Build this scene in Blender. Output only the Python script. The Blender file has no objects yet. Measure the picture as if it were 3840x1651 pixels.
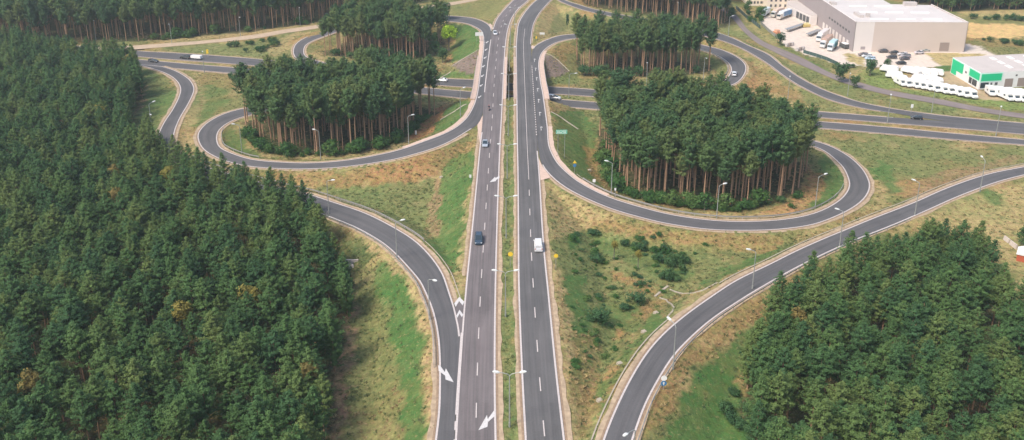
import bpy, math, random
import numpy as np
from mathutils import Vector, Matrix
R = math.radians
random.seed(7); rng = np.random.default_rng(11)
scn = bpy.context.scene
COL = scn.collection
# ------------------------------------------------------------ camera, sky, sun
CAMH, TH, FPX, CX, CY = 99.8, R(18.32), 3283.0, 1920.0, 371.0
cd = bpy.data.cameras.new('camera'); cam = bpy.data.objects.new('camera', cd); COL.objects.link(cam)
cam.location = (0, 0, CAMH); cam.rotation_euler = (R(90) - TH, 0, 0)
cd.sensor_width = 36; cd.lens = 36 * FPX / 3840; cd.shift_y = -(825.5 - CY) / 3840
cd.clip_start = 1; cd.clip_end = 6000
scn.camera = cam
SUN_EL, SUN_AZ = R(52), R(232)          # azimuth clockwise from +Y: behind the camera, to the left
w = bpy.data.worlds.new('World'); scn.world = w; w.use_nodes = True
nt = w.node_tree; bg = nt.nodes['Background']
sky = nt.nodes.new('ShaderNodeTexSky'); sky.sky_type = 'NISHITA'; sky.sun_disc = False
sky.sun_elevation = SUN_EL; sky.sun_rotation = SUN_AZ; sky.air_density = 1.0; sky.dust_density = 3.0; sky.ozone_density = 1.0
nt.links.new(sky.outputs[0], bg.inputs[0]); bg.inputs[1].default_value = 0.13
sd = bpy.data.lights.new('sun', 'SUN'); sd.energy = 2.1; sd.angle = R(16); sd.color = (1, .93, .83)
so = bpy.data.objects.new('sun', sd); COL.objects.link(so)
sdir = Vector((math.sin(SUN_AZ) * math.cos(SUN_EL), math.cos(SUN_AZ) * math.cos(SUN_EL), math.sin(SUN_EL)))
so.rotation_euler = sdir.to_track_quat('Z', 'Y').to_euler(); so.location = (-100, -50, 300)
scn.view_settings.view_transform = 'Standard'; scn.view_settings.look = 'None'
scn.view_settings.gamma = 1; scn.view_settings.exposure = 0.86

# ------------------------------------------------------------ photograph pixel (3840 wide) -> world
cT, sT = math.cos(TH), math.sin(TH)
def P(px, py, z=0.0):
    u = (px - CX) / FPX; v = -(py - CY) / FPX
    dx, dy, dz = u, cT + v * sT, -sT + v * cT
    t = (z - CAMH) / dz
    return Vector((dx * t, dy * t, z))
def proj(x, y, z):
    dz = z - CAMH
    d = y * cT - dz * sT; v = y * sT + dz * cT
    return CX + FPX * x / d, CY - FPX * v / d
def height_at(base, py):              # height above base so that the top shows at row py
    v = -(py - CY) / FPX; z = CAMH + base.y * (-sT + v * cT) / (cT + v * sT)
    return z - base.z

# ------------------------------------------------------------ helpers
def tag(o, label=None, cat=None, group=None, kind=None):
    if label: o['label'] = label
    if cat: o['category'] = cat
    if group: o['group'] = group
    if kind: o['kind'] = kind
    return o
def empty(name, loc, rz=0.0, label=None, cat=None, group=None):
    o = bpy.data.objects.new(name, None); COL.objects.link(o); o.location = loc; o.rotation_euler = (0, 0, rz)
    o.empty_display_size = 1
    return tag(o, label, cat, group)
def mesh_obj(name, vs, fs, mat, parent=None, smooth=False, link=True):
    me = bpy.data.meshes.new(name); me.from_pydata([tuple(v) for v in vs], [], fs); me.update()
    mats = mat if isinstance(mat, (list, tuple)) else [mat]
    for m in mats: me.materials.append(m)
    if smooth: me.polygons.foreach_set('use_smooth', [True] * len(me.polygons))
    o = bpy.data.objects.new(name, me)
    if link: COL.objects.link(o)
    if parent: o.parent = parent
    return o
def copy_tree(o, parent=None):
    c = o.copy(); COL.objects.link(c)
    if parent: c.parent = parent
    for ch in [x for x in KIDS(o)]: copy_tree(ch, c)
    return c
def KIDS(o): return [x for x in bpy.data.objects if x.parent == o] if not o.children else list(o.children)
class MB:
    def __init__(s): s.v = []; s.f = []
    def add(s, vs, fs):
        n = len(s.v); s.v += [tuple(v) for v in vs]; s.f += [tuple(i + n for i in f) for f in fs]; return s
    def box(s, x0, x1, y0, y1, z0, z1, tx=0, ty=0):   # tx, ty shrink the top
        return s.add([(x0, y0, z0), (x1, y0, z0), (x1, y1, z0), (x0, y1, z0),
                      (x0 + tx, y0 + ty, z1), (x1 - tx, y0 + ty, z1), (x1 - tx, y1 - ty, z1), (x0 + tx, y1 - ty, z1)],
                     [(0, 3, 2, 1), (4, 5, 6, 7), (0, 1, 5, 4), (1, 2, 6, 5), (2, 3, 7, 6), (3, 0, 4, 7)])
    def tube(s, pts, rad, n=6, cap=True):
        pts = [Vector(p) for p in pts]; rs = rad if isinstance(rad, (list, tuple)) else [rad] * len(pts)
        vs = []; fs = []
        for i, p in enumerate(pts):
            d = (pts[min(i + 1, len(pts) - 1)] - pts[max(i - 1, 0)]).normalized()
            a = Vector((1, 0, 0)) if abs(d.x) < .8 else Vector((0, 1, 0))
            e1 = d.cross(a).normalized(); e2 = d.cross(e1)
            for k in range(n):
                t = 2 * math.pi * k / n; vs.append(p + (e1 * math.cos(t) + e2 * math.sin(t)) * rs[i])
        for i in range(len(pts) - 1):
            for k in range(n):
                fs.append((i * n + k, i * n + (k + 1) % n, (i + 1) * n + (k + 1) % n, (i + 1) * n + k))
        if cap: fs.append(tuple(range(n))); fs.append(tuple((len(pts) - 1) * n + k for k in range(n))[::-1])
        return s.add(vs, fs)
    def cyl(s, c, r, h, axis='z', n=10):
        c = Vector(c); d = {'x': Vector((1, 0, 0)), 'y': Vector((0, 1, 0)), 'z': Vector((0, 0, 1))}[axis] * h
        return s.tube([c - d / 2, c + d / 2], r, n)
    def loft(s, rings, cap=True):
        n = len(rings[0]); vs = [v for r in rings for v in r]; fs = []
        for i in range(len(rings) - 1):
            for k in range(n): fs.append((i * n + k, i * n + (k + 1) % n, (i + 1) * n + (k + 1) % n, (i + 1) * n + k))
        if cap: fs.append(tuple(range(n))[::-1]); fs.append(tuple((len(rings) - 1) * n + k for k in range(n)))
        return s.add(vs, fs)
    def prism(s, poly, z0, z1):
        n = len(poly)
        return s.add([(p[0], p[1], z0) for p in poly] + [(p[0], p[1], z1) for p in poly],
                     [tuple(range(n))[::-1], tuple(range(n, 2 * n))] + [(k, (k + 1) % n, n + (k + 1) % n, n + k) for k in range(n)])
    def build(s, name, mat, parent=None, smooth=False, link=True): return mesh_obj(name, s.v, s.f, mat, parent, smooth, link)

# ------------------------------------------------------------ value noise (numpy)
def hash2(i, j, seed):
    n = (i.astype(np.int64) * 374761393 + j.astype(np.int64) * 668265263 + seed * 974634777) & 0xffffffff
    n = ((n ^ (n >> 13)) * 1274126177) & 0xffffffff
    return ((n ^ (n >> 16)) & 0xffff) / 65535.0
def vnoise(x, y, s, seed=0):
    x = np.asarray(x) / s; y = np.asarray(y) / s
    i = np.floor(x); j = np.floor(y); fx = x - i; fy = y - j
    fx = fx * fx * (3 - 2 * fx); fy = fy * fy * (3 - 2 * fy)
    return (hash2(i, j, seed) * (1 - fx) + hash2(i + 1, j, seed) * fx) * (1 - fy) + (hash2(i, j + 1, seed) * (1 - fx) + hash2(i + 1, j + 1, seed) * fx) * fy
def fbm(x, y, s, seed=0):
    return (vnoise(x, y, s, seed) + .5 * vnoise(x, y, s / 2, seed + 1) + .25 * vnoise(x, y, s / 4, seed + 2)) / 1.75

# ------------------------------------------------------------ materials
def newmat(name, col, rough=.7, metal=0.0, var=0.0, scale=3.0, spec=.3, bump=0.0, bscale=8.0, coat=0.0):
    m = bpy.data.materials.new(name); m.use_nodes = True; t = m.node_tree; b = t.nodes['Principled BSDF']
    b.inputs['Base Color'].default_value = (*col, 1); b.inputs['Roughness'].default_value = rough
    b.inputs['Metallic'].default_value = metal; b.inputs['Specular IOR Level'].default_value = spec
    b.inputs['Coat Weight'].default_value = coat
    tc = t.nodes.new('ShaderNodeTexCoord')
    if var:
        n = t.nodes.new('ShaderNodeTexNoise'); n.inputs['Scale'].default_value = scale; n.inputs['Detail'].default_value = 5
        t.links.new(tc.outputs['Object'], n.inputs['Vector'])
        mx = t.nodes.new('ShaderNodeMix'); mx.data_type = 'RGBA'
        mx.inputs[6].default_value = (*[c * (1 - var) for c in col], 1); mx.inputs[7].default_value = (*[min(1, c * (1 + var)) for c in col], 1)
        t.links.new(n.outputs[0], mx.inputs[0]); t.links.new(mx.outputs[2], b.inputs['Base Color'])
    if bump:
        n2 = t.nodes.new('ShaderNodeTexNoise'); n2.inputs['Scale'].default_value = bscale
        t.links.new(tc.outputs['Object'], n2.inputs['Vector'])
        bp = t.nodes.new('ShaderNodeBump'); bp.inputs['Strength'].default_value = bump; t.links.new(n2.outputs[0], bp.inputs['Height'])
        t.links.new(bp.outputs[0], b.inputs['Normal'])
    return m
def N(t, typ, **kw):
    n = t.nodes.new(typ)
    for k, v in kw.items():
        if k[0] == 'i' and k[1:].isdigit(): n.inputs[int(k[1:])].default_value = v
        else: setattr(n, k, v)
    return n
def mathn(t, op, a, b=None):
    n = t.nodes.new('ShaderNodeMath'); n.operation = op
    for i, x in enumerate((a, b)):
        if x is None: continue
        if isinstance(x, (int, float)): n.inputs[i].default_value = x
        else: t.links.new(x, n.inputs[i])
    return n.outputs[0]
def asphalt(name, col, streak=.25, lanes=2, tint=(1.12, 1.0, .97)):
    m = bpy.data.materials.new(name); m.use_nodes = True; t = m.node_tree; b = t.nodes['Principled BSDF']
    b.inputs['Roughness'].default_value = .85; b.inputs['Specular IOR Level'].default_value = .25
    uv = N(t, 'ShaderNodeUVMap'); uv.uv_map = 'uv'
    sp = N(t, 'ShaderNodeSeparateXYZ'); t.links.new(uv.outputs[0], sp.inputs[0])
    tr = mathn(t, 'COSINE', mathn(t, 'MULTIPLY', sp.outputs[0], 2 * math.pi * 2 * lanes))    # wheel tracks
    cmb = N(t, 'ShaderNodeCombineXYZ'); t.links.new(mathn(t, 'MULTIPLY', sp.outputs[0], 9.0 * lanes), cmb.inputs[0])
    t.links.new(mathn(t, 'MULTIPLY', sp.outputs[1], .045), cmb.inputs[1])
    n1 = N(t, 'ShaderNodeTexNoise'); n1.inputs['Scale'].default_value = 1.0; n1.inputs['Detail'].default_value = 4; t.links.new(cmb.outputs[0], n1.inputs['Vector'])
    geo = N(t, 'ShaderNodeTexCoord'); n2 = N(t, 'ShaderNodeTexNoise'); n2.inputs['Scale'].default_value = .12; n2.inputs['Detail'].default_value = 6
    n2.inputs['Roughness'].default_value = .65; t.links.new(geo.outputs['Object'], n2.inputs['Vector'])
    n3 = N(t, 'ShaderNodeTexNoise'); n3.inputs['Scale'].default_value = 3.0; n3.inputs['Detail'].default_value = 4; t.links.new(geo.outputs['Object'], n3.inputs['Vector'])
    f = mathn(t, 'ADD', mathn(t, 'MULTIPLY', mathn(t, 'SUBTRACT', n1.outputs[0], .5), streak * 2.2), mathn(t, 'MULTIPLY', tr, -.05))
    f = mathn(t, 'ADD', f, mathn(t, 'MULTIPLY', mathn(t, 'SUBTRACT', n2.outputs[0], .5), .5))
    f = mathn(t, 'ADD', f, mathn(t, 'MULTIPLY', mathn(t, 'SUBTRACT', n3.outputs[0], .5), .35))
    cv = N(t, 'ShaderNodeCombineXYZ'); t.links.new(mathn(t, 'MULTIPLY', sp.outputs[0], 1.0 * lanes), cv.inputs[0]); t.links.new(mathn(t, 'MULTIPLY', sp.outputs[1], .035), cv.inputs[1])
    vo = N(t, 'ShaderNodeTexVoronoi'); vo.distance = 'CHEBYCHEV'; t.links.new(cv.outputs[0], vo.inputs['Vector']); vo.inputs['Scale'].default_value = 1.0
    sx = N(t, 'ShaderNodeSeparateColor'); t.links.new(vo.outputs['Color'], sx.inputs[0])
    f = mathn(t, 'ADD', f, mathn(t, 'MULTIPLY', mathn(t, 'SUBTRACT', sx.outputs[0], .5), .16))
    f = mathn(t, 'ADD', f, 1.0)
    mx = N(t, 'ShaderNodeMix', data_type='RGBA'); mx.inputs[6].default_value = (*col, 1); mx.inputs[7].default_value = (*[c * k for c, k in zip(col, tint)], 1)
    t.links.new(n1.outputs[0], mx.inputs[0])
    vm = N(t, 'ShaderNodeVectorMath', operation='SCALE'); t.links.new(mx.outputs[2], vm.inputs[0]); t.links.new(f, vm.inputs['Scale'])
    t.links.new(vm.outputs[0], b.inputs['Base Color'])
    return m
M = {}
M['asph_main'] = asphalt('asphalt worn', (.132, .126, .125), .42, 2, (1.18, 1.0, 1.0))
M['asph_right'] = asphalt('asphalt', (.099, .101, .102), .32, 2)
M['asph_ramp'] = asphalt('asphalt ramp', (.088, .092, .097), .28, 1, (1.25, 1.08, 1.0))
M['asph_serv'] = asphalt('asphalt service', (.19, .165, .155), .2, 1)
M['gravel'] = newmat('gravel', (.42, .32, .225), .95, var=.3, scale=.6, bump=.2)
M['conc_old'] = newmat('weathered concrete', (.36, .31, .24), .9, var=.3, scale=1.2)
M['verge'] = newmat('verge sand', (.38, .285, .19), .95, var=.6, scale=.9, bump=.3)
M['vergeb'] = newmat('verge soil', (.27, .19, .125), .95, var=.5, scale=1.4, bump=.3)
M['conc'] = newmat('concrete', (.50, .43, .37), .85, var=.2, scale=1.5)
M['pinkconc'] = newmat('pink concrete', (.52, .385, .31), .85, var=.22, scale=.8)
M['darkconc'] = newmat('grey concrete', (.25, .24, .23), .9, var=.3, scale=.5)
M['line'] = newmat('road paint', (.50, .445, .42), .7, var=.45, scale=3.5)
M['linew'] = newmat('white road paint', (.52, .50, .485), .7, var=.4, scale=4)
M['steel'] = newmat('galvanised steel', (.40, .40, .39), .45, .5, var=.12, scale=2)
M['pole'] = newmat('lamp pole grey', (.33, .34, .32), .5, .3, var=.08)
M['head'] = newmat('lamp head', (.62, .63, .60), .4)
M['glass'] = newmat('window glass', (.03, .045, .055), .12, spec=.6)
M['tyre'] = newmat('tyre', (.025, .025, .025), .85)
M['white'] = newmat('white paint', (.78, .77, .75), .35, var=.05, scale=1, coat=.3)
M['lampglass'] = newmat('headlight', (.75, .78, .8), .15, spec=.7)
M['red'] = newmat('tail light', (.4, .03, .02), .3)
M['yellow'] = newmat('yellow sign', (.80, .53, .04), .5, var=.05)
M['signwhite'] = newmat('sign white', (.75, .74, .70), .5)
M['signgreen'] = newmat('sign green', (.10, .42, .27), .5)
M['signblue'] = newmat('sign blue', (.05, .17, .33), .5)
M['bark'] = newmat('pine bark', (.33, .20, .12), .95, var=.5, scale=1.2)
M['barkgrey'] = newmat('grey bark', (.15, .125, .10), .95, var=.35, scale=1.2)

def leafmat(name, c0, c1, c2):
    m = bpy.data.materials.new(name); m.use_nodes = True; t = m.node_tree; b = t.nodes['Principled BSDF']
    b.inputs['Roughness'].default_value = .75; b.inputs['Specular IOR Level'].default_value = .15
    oi = N(t, 'ShaderNodeObjectInfo'); rp = N(t, 'ShaderNodeValToRGB')
    e = rp.color_ramp.elements; e[0].position = 0; e[0].color = (*c0, 1); e[1].position = 1; e[1].color = (*c2, 1)
    k = e.new(.55); k.color = (*c1, 1)
    t.links.new(oi.outputs['Random'], rp.inputs[0])
    tc = N(t, 'ShaderNodeTexCoord'); n = N(t, 'ShaderNodeTexNoise'); n.inputs['Scale'].default_value = 1.1; n.inputs['Detail'].default_value = 4
    t.links.new(tc.outputs['Object'], n.inputs['Vector'])
    f = mathn(t, 'ADD', mathn(t, 'MULTIPLY', n.outputs[0], 1.3), .35)
    vm = N(t, 'ShaderNodeVectorMath', operation='SCALE'); t.links.new(rp.outputs[0], vm.inputs[0]); t.links.new(f, vm.inputs['Scale'])
    t.links.new(vm.outputs[0], b.inputs['Base Color'])
    tr = N(t, 'ShaderNodeBsdfTranslucent'); t.links.new(vm.outputs[0], tr.inputs[0])
    ms = N(t, 'ShaderNodeMixShader'); ms.inputs[0].default_value = .3
    t.links.new(b.outputs[0], ms.inputs[1]); t.links.new(tr.outputs[0], ms.inputs[2])
    t.links.new(ms.outputs[0], t.nodes['Material Output'].inputs[0])
    return m
M['needle'] = leafmat('pine needles', (.056, .124, .050), (.090, .170, .054), (.150, .202, .062))
M['needle_old'] = leafmat('old pine needles', (.064, .132, .056), (.100, .172, .060), (.160, .198, .066))
M['leaf_green'] = leafmat('shrub leaves', (.045, .12, .035), (.07, .155, .04), (.11, .18, .05))
M['leaf_dark'] = leafmat('dark leaves', (.050, .115, .050), (.066, .14, .055), (.085, .155, .055))
M['leaf_yellow'] = leafmat('golden leaves', (.23, .21, .05), (.26, .23, .055), (.28, .24, .06))
M['leaf_orange'] = leafmat('orange leaves', (.24, .19, .06), (.25, .20, .065), (.27, .21, .07))
M['leaf_lime'] = leafmat('lime leaves', (.36, .52, .05), (.36, .52, .05), (.36, .52, .05))
# ------------------------------------------------------------ roads: rungs (left x,y, right x,y, height)
ROADS = {}
def rungs_flat(L, z=0.0): return [(*r, z) if len(r) == 4 else r for r in L]
ROADS['LC'] = rungs_flat([(1697,1760,1866,1760),(1705,1651,1863,1651),(1720,1400,1859,1400),(1743,1100,1861,1100),(1774,798,1868,798),(1798,550,1877,550),(1808,471,1881,471),(1815,347,1887,347),(1823,273,1890,273),(1832,199,1894,199),(1839,149,1899,149),(1848,109,1905,112),(1861,74,1918,72),(1878,50,1935,45),(1896,30,1951,27),(1913,12,1970,12),(1950,-18,2005,-14),(2050,-60,2105,-50),(2250,-110,2290,-95)])
ROADS['RC'] = rungs_flat([(1973,1760,2132,1760),(1967,1651,2120,1651),(1954,1398,2090,1398),(1943,1100,2060,1100),(1941,897,2040,897),(1940,674,2026,674),(1938,550,2016,550),(1937,476,2011,476),(1936,347,2002,347),(1935,238,1995,238),(1934,176,1992,176),(1936,149,1992,149),(1941,99,1999,99),(1950,74,2009,74),(1965,50,2023,50),(1985,25,2044,25),(2012,0,2069,0),(2060,-35,2120,-30),(2200,-95,2260,-80)])
ROADS['AL'] = [(1280,249,1250,258,-6.3),(1190,228,1140,238,-6.25),(1146,210,1104,213,-6),(1141,184,1099,184,-5.8),(1150,167,1114,159,-5.4),(1176,152,1148,139,-5),(1205,141,1188,124,-4.5),(1245,127,1230,108,-3.8),(1297,110,1290,92,-3),(1400,86,1400,70,-2),(1560,72,1560,54,-.8),(1640,76,1645,57,-.4),(1691,81,1700,60.5,-.1),(1728,84,1745,63,0),(1756,89.5,1780,69,0),(1781,101,1811,80,0),(1800,112,1834,94,0),(1810,129,1844,116,0),(1813,157,1838,155,0),(1810,199,1832,199,0),(1799,278,1823,273,0),(1789,347,1815,347,0),(1774,397,1810,425,0),(1744,447,1790,467,0),(1694.6,486,1745,497,0),(1640,511,1690,531,-.2),(1570.5,536,1620,560,-.5),(1515,557,1560,577,-.8),(1456,572,1500,594,-1.1),(1357,592,1395,613,-1.6),(1258,605,1285,627,-2.1),(1158.6,611,1170,634,-2.6),(1059,608,1060,633.5,-3.1),(960,600,943,626,-3.6),(908,588,875,613,-4),(859,570,815,593,-4.3),(824,550,760,560,-4.6),(814,516,739.6,516,-5),(824,486,749.5,486,-5.2),(854,462,779,457,-5.4),(893.5,444,830,430,-5.7),(940,432,890,411,-5.9),(1020,415,985,395,-6.1),(1130,397,1110,380,-6.2),(1300,375,1300,360,-6.3),(1500,362,1500,346,-6.3)]
ROADS['AR'] = [(2560,350,2560,335,-6.3),(2650,345,2645,328,-6.2),(2734,325,2699,313,-5.8),(2759,315,2715,303,-5.5),(2783.7,293,2729,288,-5.2),(2798.6,263,2741.5,263,-4.8),(2793.6,238,2734,240,-4.5),(2764,213,2709,219,-4.2),(2714,189,2668,199,-3.8),(2664.6,176,2625,188,-3.4),(2580,158,2560,174,-2.8),(2480,143,2470,161,-2.2),(2380,133,2372,151,-1.5),(2260,127,2257,145,-.8),(2151,128,2160,143.5,-.3),(2108.6,131.5,2125,149,-.1),(2069,141.5,2090,158,0),(2034,156,2062,172,0),(2004,174,2039,191,0),(1995,198,2026.7,213,0),(1996,245,2022,248,0),(2000,320,2031,320,0),(2003,347,2037,347,0),(2012,476,2054,472,0),(2017,550,2061,548,0),(2030,615,2090,608,0),(2050,645,2110,630,0),(2080,675,2140,658,-.1),(2118.5,704,2168,679,-.3),(2168,731,2210,704,-.6),(2238,763,2275,735,-1),(2317,793,2345,759,-1.4),(2391,813,2412,778,-1.8),(2466,833,2482,797,-2.2),(2565,850,2575,814,-2.6),(2664,862,2668,825,-3),(2764,865,2764,830,-3.4),(2880,864,2874,827.5,-3.8),(2954,858,2942,822,-4.1),(3029,848,3005,811.5,-4.3),(3078.6,835,3045,801,-4.5),(3128,815.6,3082,788,-4.7),(3178,793,3117,770,-4.9),(3227.5,761,3148,749,-5.1),(3252,734,3167,730,-5.3),(3265,699,3184,699,-5.5),(3257,669,3179,667,-5.6),(3237,634,3160,627,-5.8),(3203,600,3131,598,-5.9),(3163,572,3093,567,-6),(3110,545,3040,545,-6.1),(3030,522,2960,527,-6.2),(2900,498,2860,508,-6.25),(2750,480,2730,492,-6.3)]
ROADS['LR'] = [(1622,1760,1696,1760,0),(1629,1651,1704,1651,0),(1642.5,1548,1709,1548,0),(1646,1379,1720,1379,0),(1641.5,1274,1727,1262,0),(1629,1199.5,1714,1192,0),(1611.6,1140,1701,1137,0),(1592,1097,1684,1090,-.1),(1573,1056,1664,1028,-.25),(1531,1006,1622,966,-.5),(1481,952,1568,910,-.9),(1431.6,910,1518,875,-1.2),(1382,880,1462,843,-1.5),(1332,853,1408,815,-1.8),(1282.6,833,1350,790,-2.1),(1180,793,1240,754,-2.7),(1090,768,1158,727,-3),(980,738,1059,704,-3.4),(860,701,943,674,-3.8),(765,665,844,646,-4.2),(690,632,770,623,-4.5),(635,595,705,595,-4.8),(598,553,655,553,-5),(593,506,655,498,-5.2),(615,457,676,443,-5.4),(645,412,706,392,-5.6),(670,362,727,347,-5.8),(675,328,727,323,-5.9),(655,297,708,295,-6),(615.5,273,665,268,-6.1),(571,258,625,254,-6.2),(511,243,590,247,-6.27),(400,232,450,236,-6.3)]
ROADS['RD'] = [(2225,1760,2335,1760,0),(2258,1651,2375,1651,0),(2288,1572,2403,1568,-.15),(2333,1473,2436,1490,-.4),(2382,1383,2488,1397,-.7),(2432,1309,2532,1331,-1),(2497,1239,2600,1260,-1.4),(2581.6,1169.6,2680,1192,-1.8),(2681,1100,2772,1131,-2.2),(2764,1047,2850,1083,-2.5),(2880,992,2953,1024,-2.8),(2979,942,3045,976,-3.1),(3078.6,897.5,3140,931,-3.4),(3158,865,3222,895,-3.7),(3277,816,3337,850,-4),(3426,758.5,3480,789,-4.3),(3525,714,3575,746,-4.6),(3624.6,676.6,3668,709,-4.9),(3724,647,3758,678,-5.1),(3840,624.5,3862,652,-5.3),(4000,590,4015,617,-5.5),(4200,560,4210,585,-5.8)]
ROADS['CU'] = rungs_flat([(200,165,200,186),(514,191,514,212),(695,201,695,227),(960,221,960,247),(1250,250,1250,279),(1640,292,1625,318),(1774,299,1769,328),(1920,313,1920,340),(2051,325,2054,351),(2213,335,2208,361),(2500,364,2495,388),(2800,396,2790,417),(3009,414,3024,437),(3178,427,3178,449),(3327,439,3327,461),(3525,453,3525,476.5),(3674,464,3674,489),(3840,478,3840,504),(4100,500,4100,527)], -6.3)
ROADS['CL'] = rungs_flat([(200,196,200,215),(514,223,514,244),(744.6,243,744,264),(960,261,960,284),(1250,292,1250,316),(1605,330,1605,354),(1766,344,1760,371),(1920,358,1915,384),(2054,370,2062,397),(2213,382,2228,409),(2500,405,2500,432),(2800,431,2800,458),(3049,454,3063,480),(3178,464,3178,489),(3376,481,3376,506),(3525,496,3525,519),(3674,509,3674,531),(3840,524,3840,543.5),(4100,548,4100,568)], -6.3)
ROADS['FR'] = [(2080,-30,2062,-25,0),(2118,0,2091,0,-.1),(2168,17,2128,17,-.3),(2218,32,2178,35,-.6),(2277,45,2243,51,-1),(2342,57,2310,65,-1.4),(2401,67,2370,76,-1.8),(2520,87,2495,101,-2.5),(2669.5,117,2650,138,-3.4),(2739,139,2712,154,-3.9),(2813.5,174,2780,181,-4.3),(2880,203.5,2838,213,-4.7),(2929.6,243,2885,243,-5),(2979,278,2935,281,-5.3),(3029,308,2985,314,-5.6),(3078.6,332.6,3038,342,-5.8),(3128,352,3090,367,-6),(3203,377,3168,391,-6.2),(3277,394.6,3250,409,-6.3),(3376,412,3362,426,-6.3),(3525,432,3518,451,-6.3),(3674,447,3670,463,-6.3),(3840,462,3838,477,-6.3),(4100,484,4100,500,-6.3)]
ROADS['GR'] = rungs_flat([(200,190,200,205),(400,178,400,193),(514,170,514,185),(645,161,645,174),(794,149,794,161),(960,129,960,144),(1059,112,1059,126),(1188,94,1188,107),(1350,66,1355,79),(1520,36,1525,49),(1652,14,1666,25),(1728,3,1740,11),(1800,-12,1810,-3),(1900,-35,1900,-26)], -5.8)
ROADS['SR'] = rungs_flat([(2700,20,2672,22),(2759,54.6,2735,58),(2803,109,2781,111),(2853,149,2826,152),(2880,164,2855,171),(2954.5,193.6,2925,206),(3019,223,2990,238),(3113,273,3080,277),(3170,293,3140,303),(3227.5,310,3205,324),(3327,337.5,3310,352),(3525,372,3518,391),(3674,402,3670,419),(3840,427,3836,444),(4100,455,4100,475)], -6.1)
STEP = 2.0
def cr(p0, p1, p2, p3, t):
    return .5 * ((2 * p1) + (-p0 + p2) * t + (2 * p0 - 5 * p1 + 4 * p2 - p3) * t * t + (-p0 + 3 * p1 - 3 * p2 + p3) * t ** 3)
def densify(rungs):
    W = [np.array([*P(a, b, z), *P(c, d, z)]) for a, b, c, d, z in rungs]
    W = [2 * W[0] - W[1]] + W + [2 * W[-1] - W[-2]]
    out = []; idx = []
    for i in range(1, len(W) - 2):
        L = np.linalg.norm((W[i + 1] - W[i])[:3] + (W[i + 1] - W[i])[3:]) / 2
        n = max(1, int(L / STEP))
        for k in range(n): out.append(cr(W[i - 1], W[i], W[i + 1], W[i + 2], k / n)); idx.append(i - 1 + k / n)
    out.append(W[-2]); idx.append(len(rungs) - 1.0)
    return np.array(out), np.array(idx)
RD = {k: densify(v) for k, v in ROADS.items()}
def smooth_rungs(D, it=2):
    A = D.copy()
    for _ in range(it): A[1:-1] = (A[:-2] + 2 * A[1:-1] + A[2:]) / 4
    return A
RD = {k: (smooth_rungs(d), i) for k, (d, i) in RD.items()}
OFFZ = dict(LC=0, RC=.004, AL=-.012, AR=-.016, LR=-.012, RD=-.008, CU=0, CL=0, FR=-.012, GR=-.03, SR=0)
def edge(key, side):                       # polyline of one edge and its outward direction
    D, idx = RD[key]; A = D[:, :3]; B = D[:, 3:]
    e = A if side == 'L' else B
    tan = np.gradient(e[:, :2], axis=0); tan /= np.linalg.norm(tan, axis=1)[:, None] + 1e-9
    nrm = np.stack([-tan[:, 1], tan[:, 0]], 1)
    c = (A + B) / 2
    s = np.sign(np.sum(nrm * (e - c)[:, :2], axis=1)); nrm *= np.where(s == 0, 1, s)[:, None]
    return e, nrm, idx
def sheet(name, pts0, pts1, mat, z, parent=None, link=True):
    n = len(pts0); vs = []; fs = []
    for a, b in zip(pts0, pts1): vs += [(a[0], a[1], a[2] + z), (b[0], b[1], b[2] + z)]
    for i in range(n - 1): fs.append((2 * i, 2 * i + 1, 2 * i + 3, 2 * i + 2))
    o = mesh_obj(name, vs, fs, mat, parent)
    # make faces point up
    me = o.data
    if len(me.polygons) and sum(p.normal.z for p in me.polygons) < 0: me.flip_normals()
    return o
def ribbon(key, name, mat):
    D, idx = RD[key]
    o = sheet(name, D[:, :3], D[:, 3:], mat, OFFZ[key])
    me = o.data; uvl = me.uv_layers.new(name='uv')
    c = (D[:, :3] + D[:, 3:]) / 2; s = np.concatenate([[0], np.cumsum(np.linalg.norm(np.diff(c, axis=0), axis=1))])
    vi = np.empty(len(me.loops), dtype=np.int32); me.loops.foreach_get('vertex_index', vi)
    uv = np.stack([(vi % 2).astype(float), s[vi // 2]], 1)
    uvl.data.foreach_set('uv', uv.ravel())
    return tag(o, kind='structure')
def strip(key, side, i0, i1, off0, off1, mat, name, z, store=None):
    e, nrm, idx = edge(key, side)
    m = (idx >= i0) & (idx <= i1); e = e[m]; nrm = nrm[m]
    if len(e) < 2: return
    a = e.copy(); a[:, :2] += nrm * off0; b = e.copy(); b[:, :2] += nrm * off1
    if name == 'v':                      # ragged outer rim
        jj = fbm(b[:, 0], b[:, 1], 3.0, 77)[:, None]; b[:, :2] += nrm * (jj - .45) * .9
    o = sheet(name, a, b, mat, z + OFFZ[key]); return o
JOIN = {}
def collect(o, name):
    if o is None: return
    JOIN.setdefault(name, []).append(o)
def join_all():
    for name, obs in JOIN.items():
        vs = []; fs = []
        for o in obs:
            n = len(vs); vs += [v.co[:] for v in o.data.vertices]; fs += [tuple(i + n for i in p.vertices) for p in o.data.polygons]
            mat = o.data.materials[0]; me = o.data; bpy.data.objects.remove(o); bpy.data.meshes.remove(me)
        o = mesh_obj(name, vs, fs, mat); tag(o, kind='structure')
    JOIN.clear()
ribbon('LC', 'road', M['asph_main']); ribbon('RC', 'road', M['asph_right']); ribbon('AL', 'road', M['asph_ramp']); ribbon('AR', 'road', M['asph_ramp'])
ribbon('LR', 'road', M['asph_ramp']); ribbon('RD', 'road', M['asph_ramp']); ribbon('CU', 'road', M['asph_ramp']); ribbon('CL', 'road', M['asph_ramp'])
ribbon('FR', 'road', M['asph_ramp']); ribbon('GR', 'gravel_road', M['gravel']); ribbon('SR', 'road', M['asph_serv'])
BIG = 999
LW = .28
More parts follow.
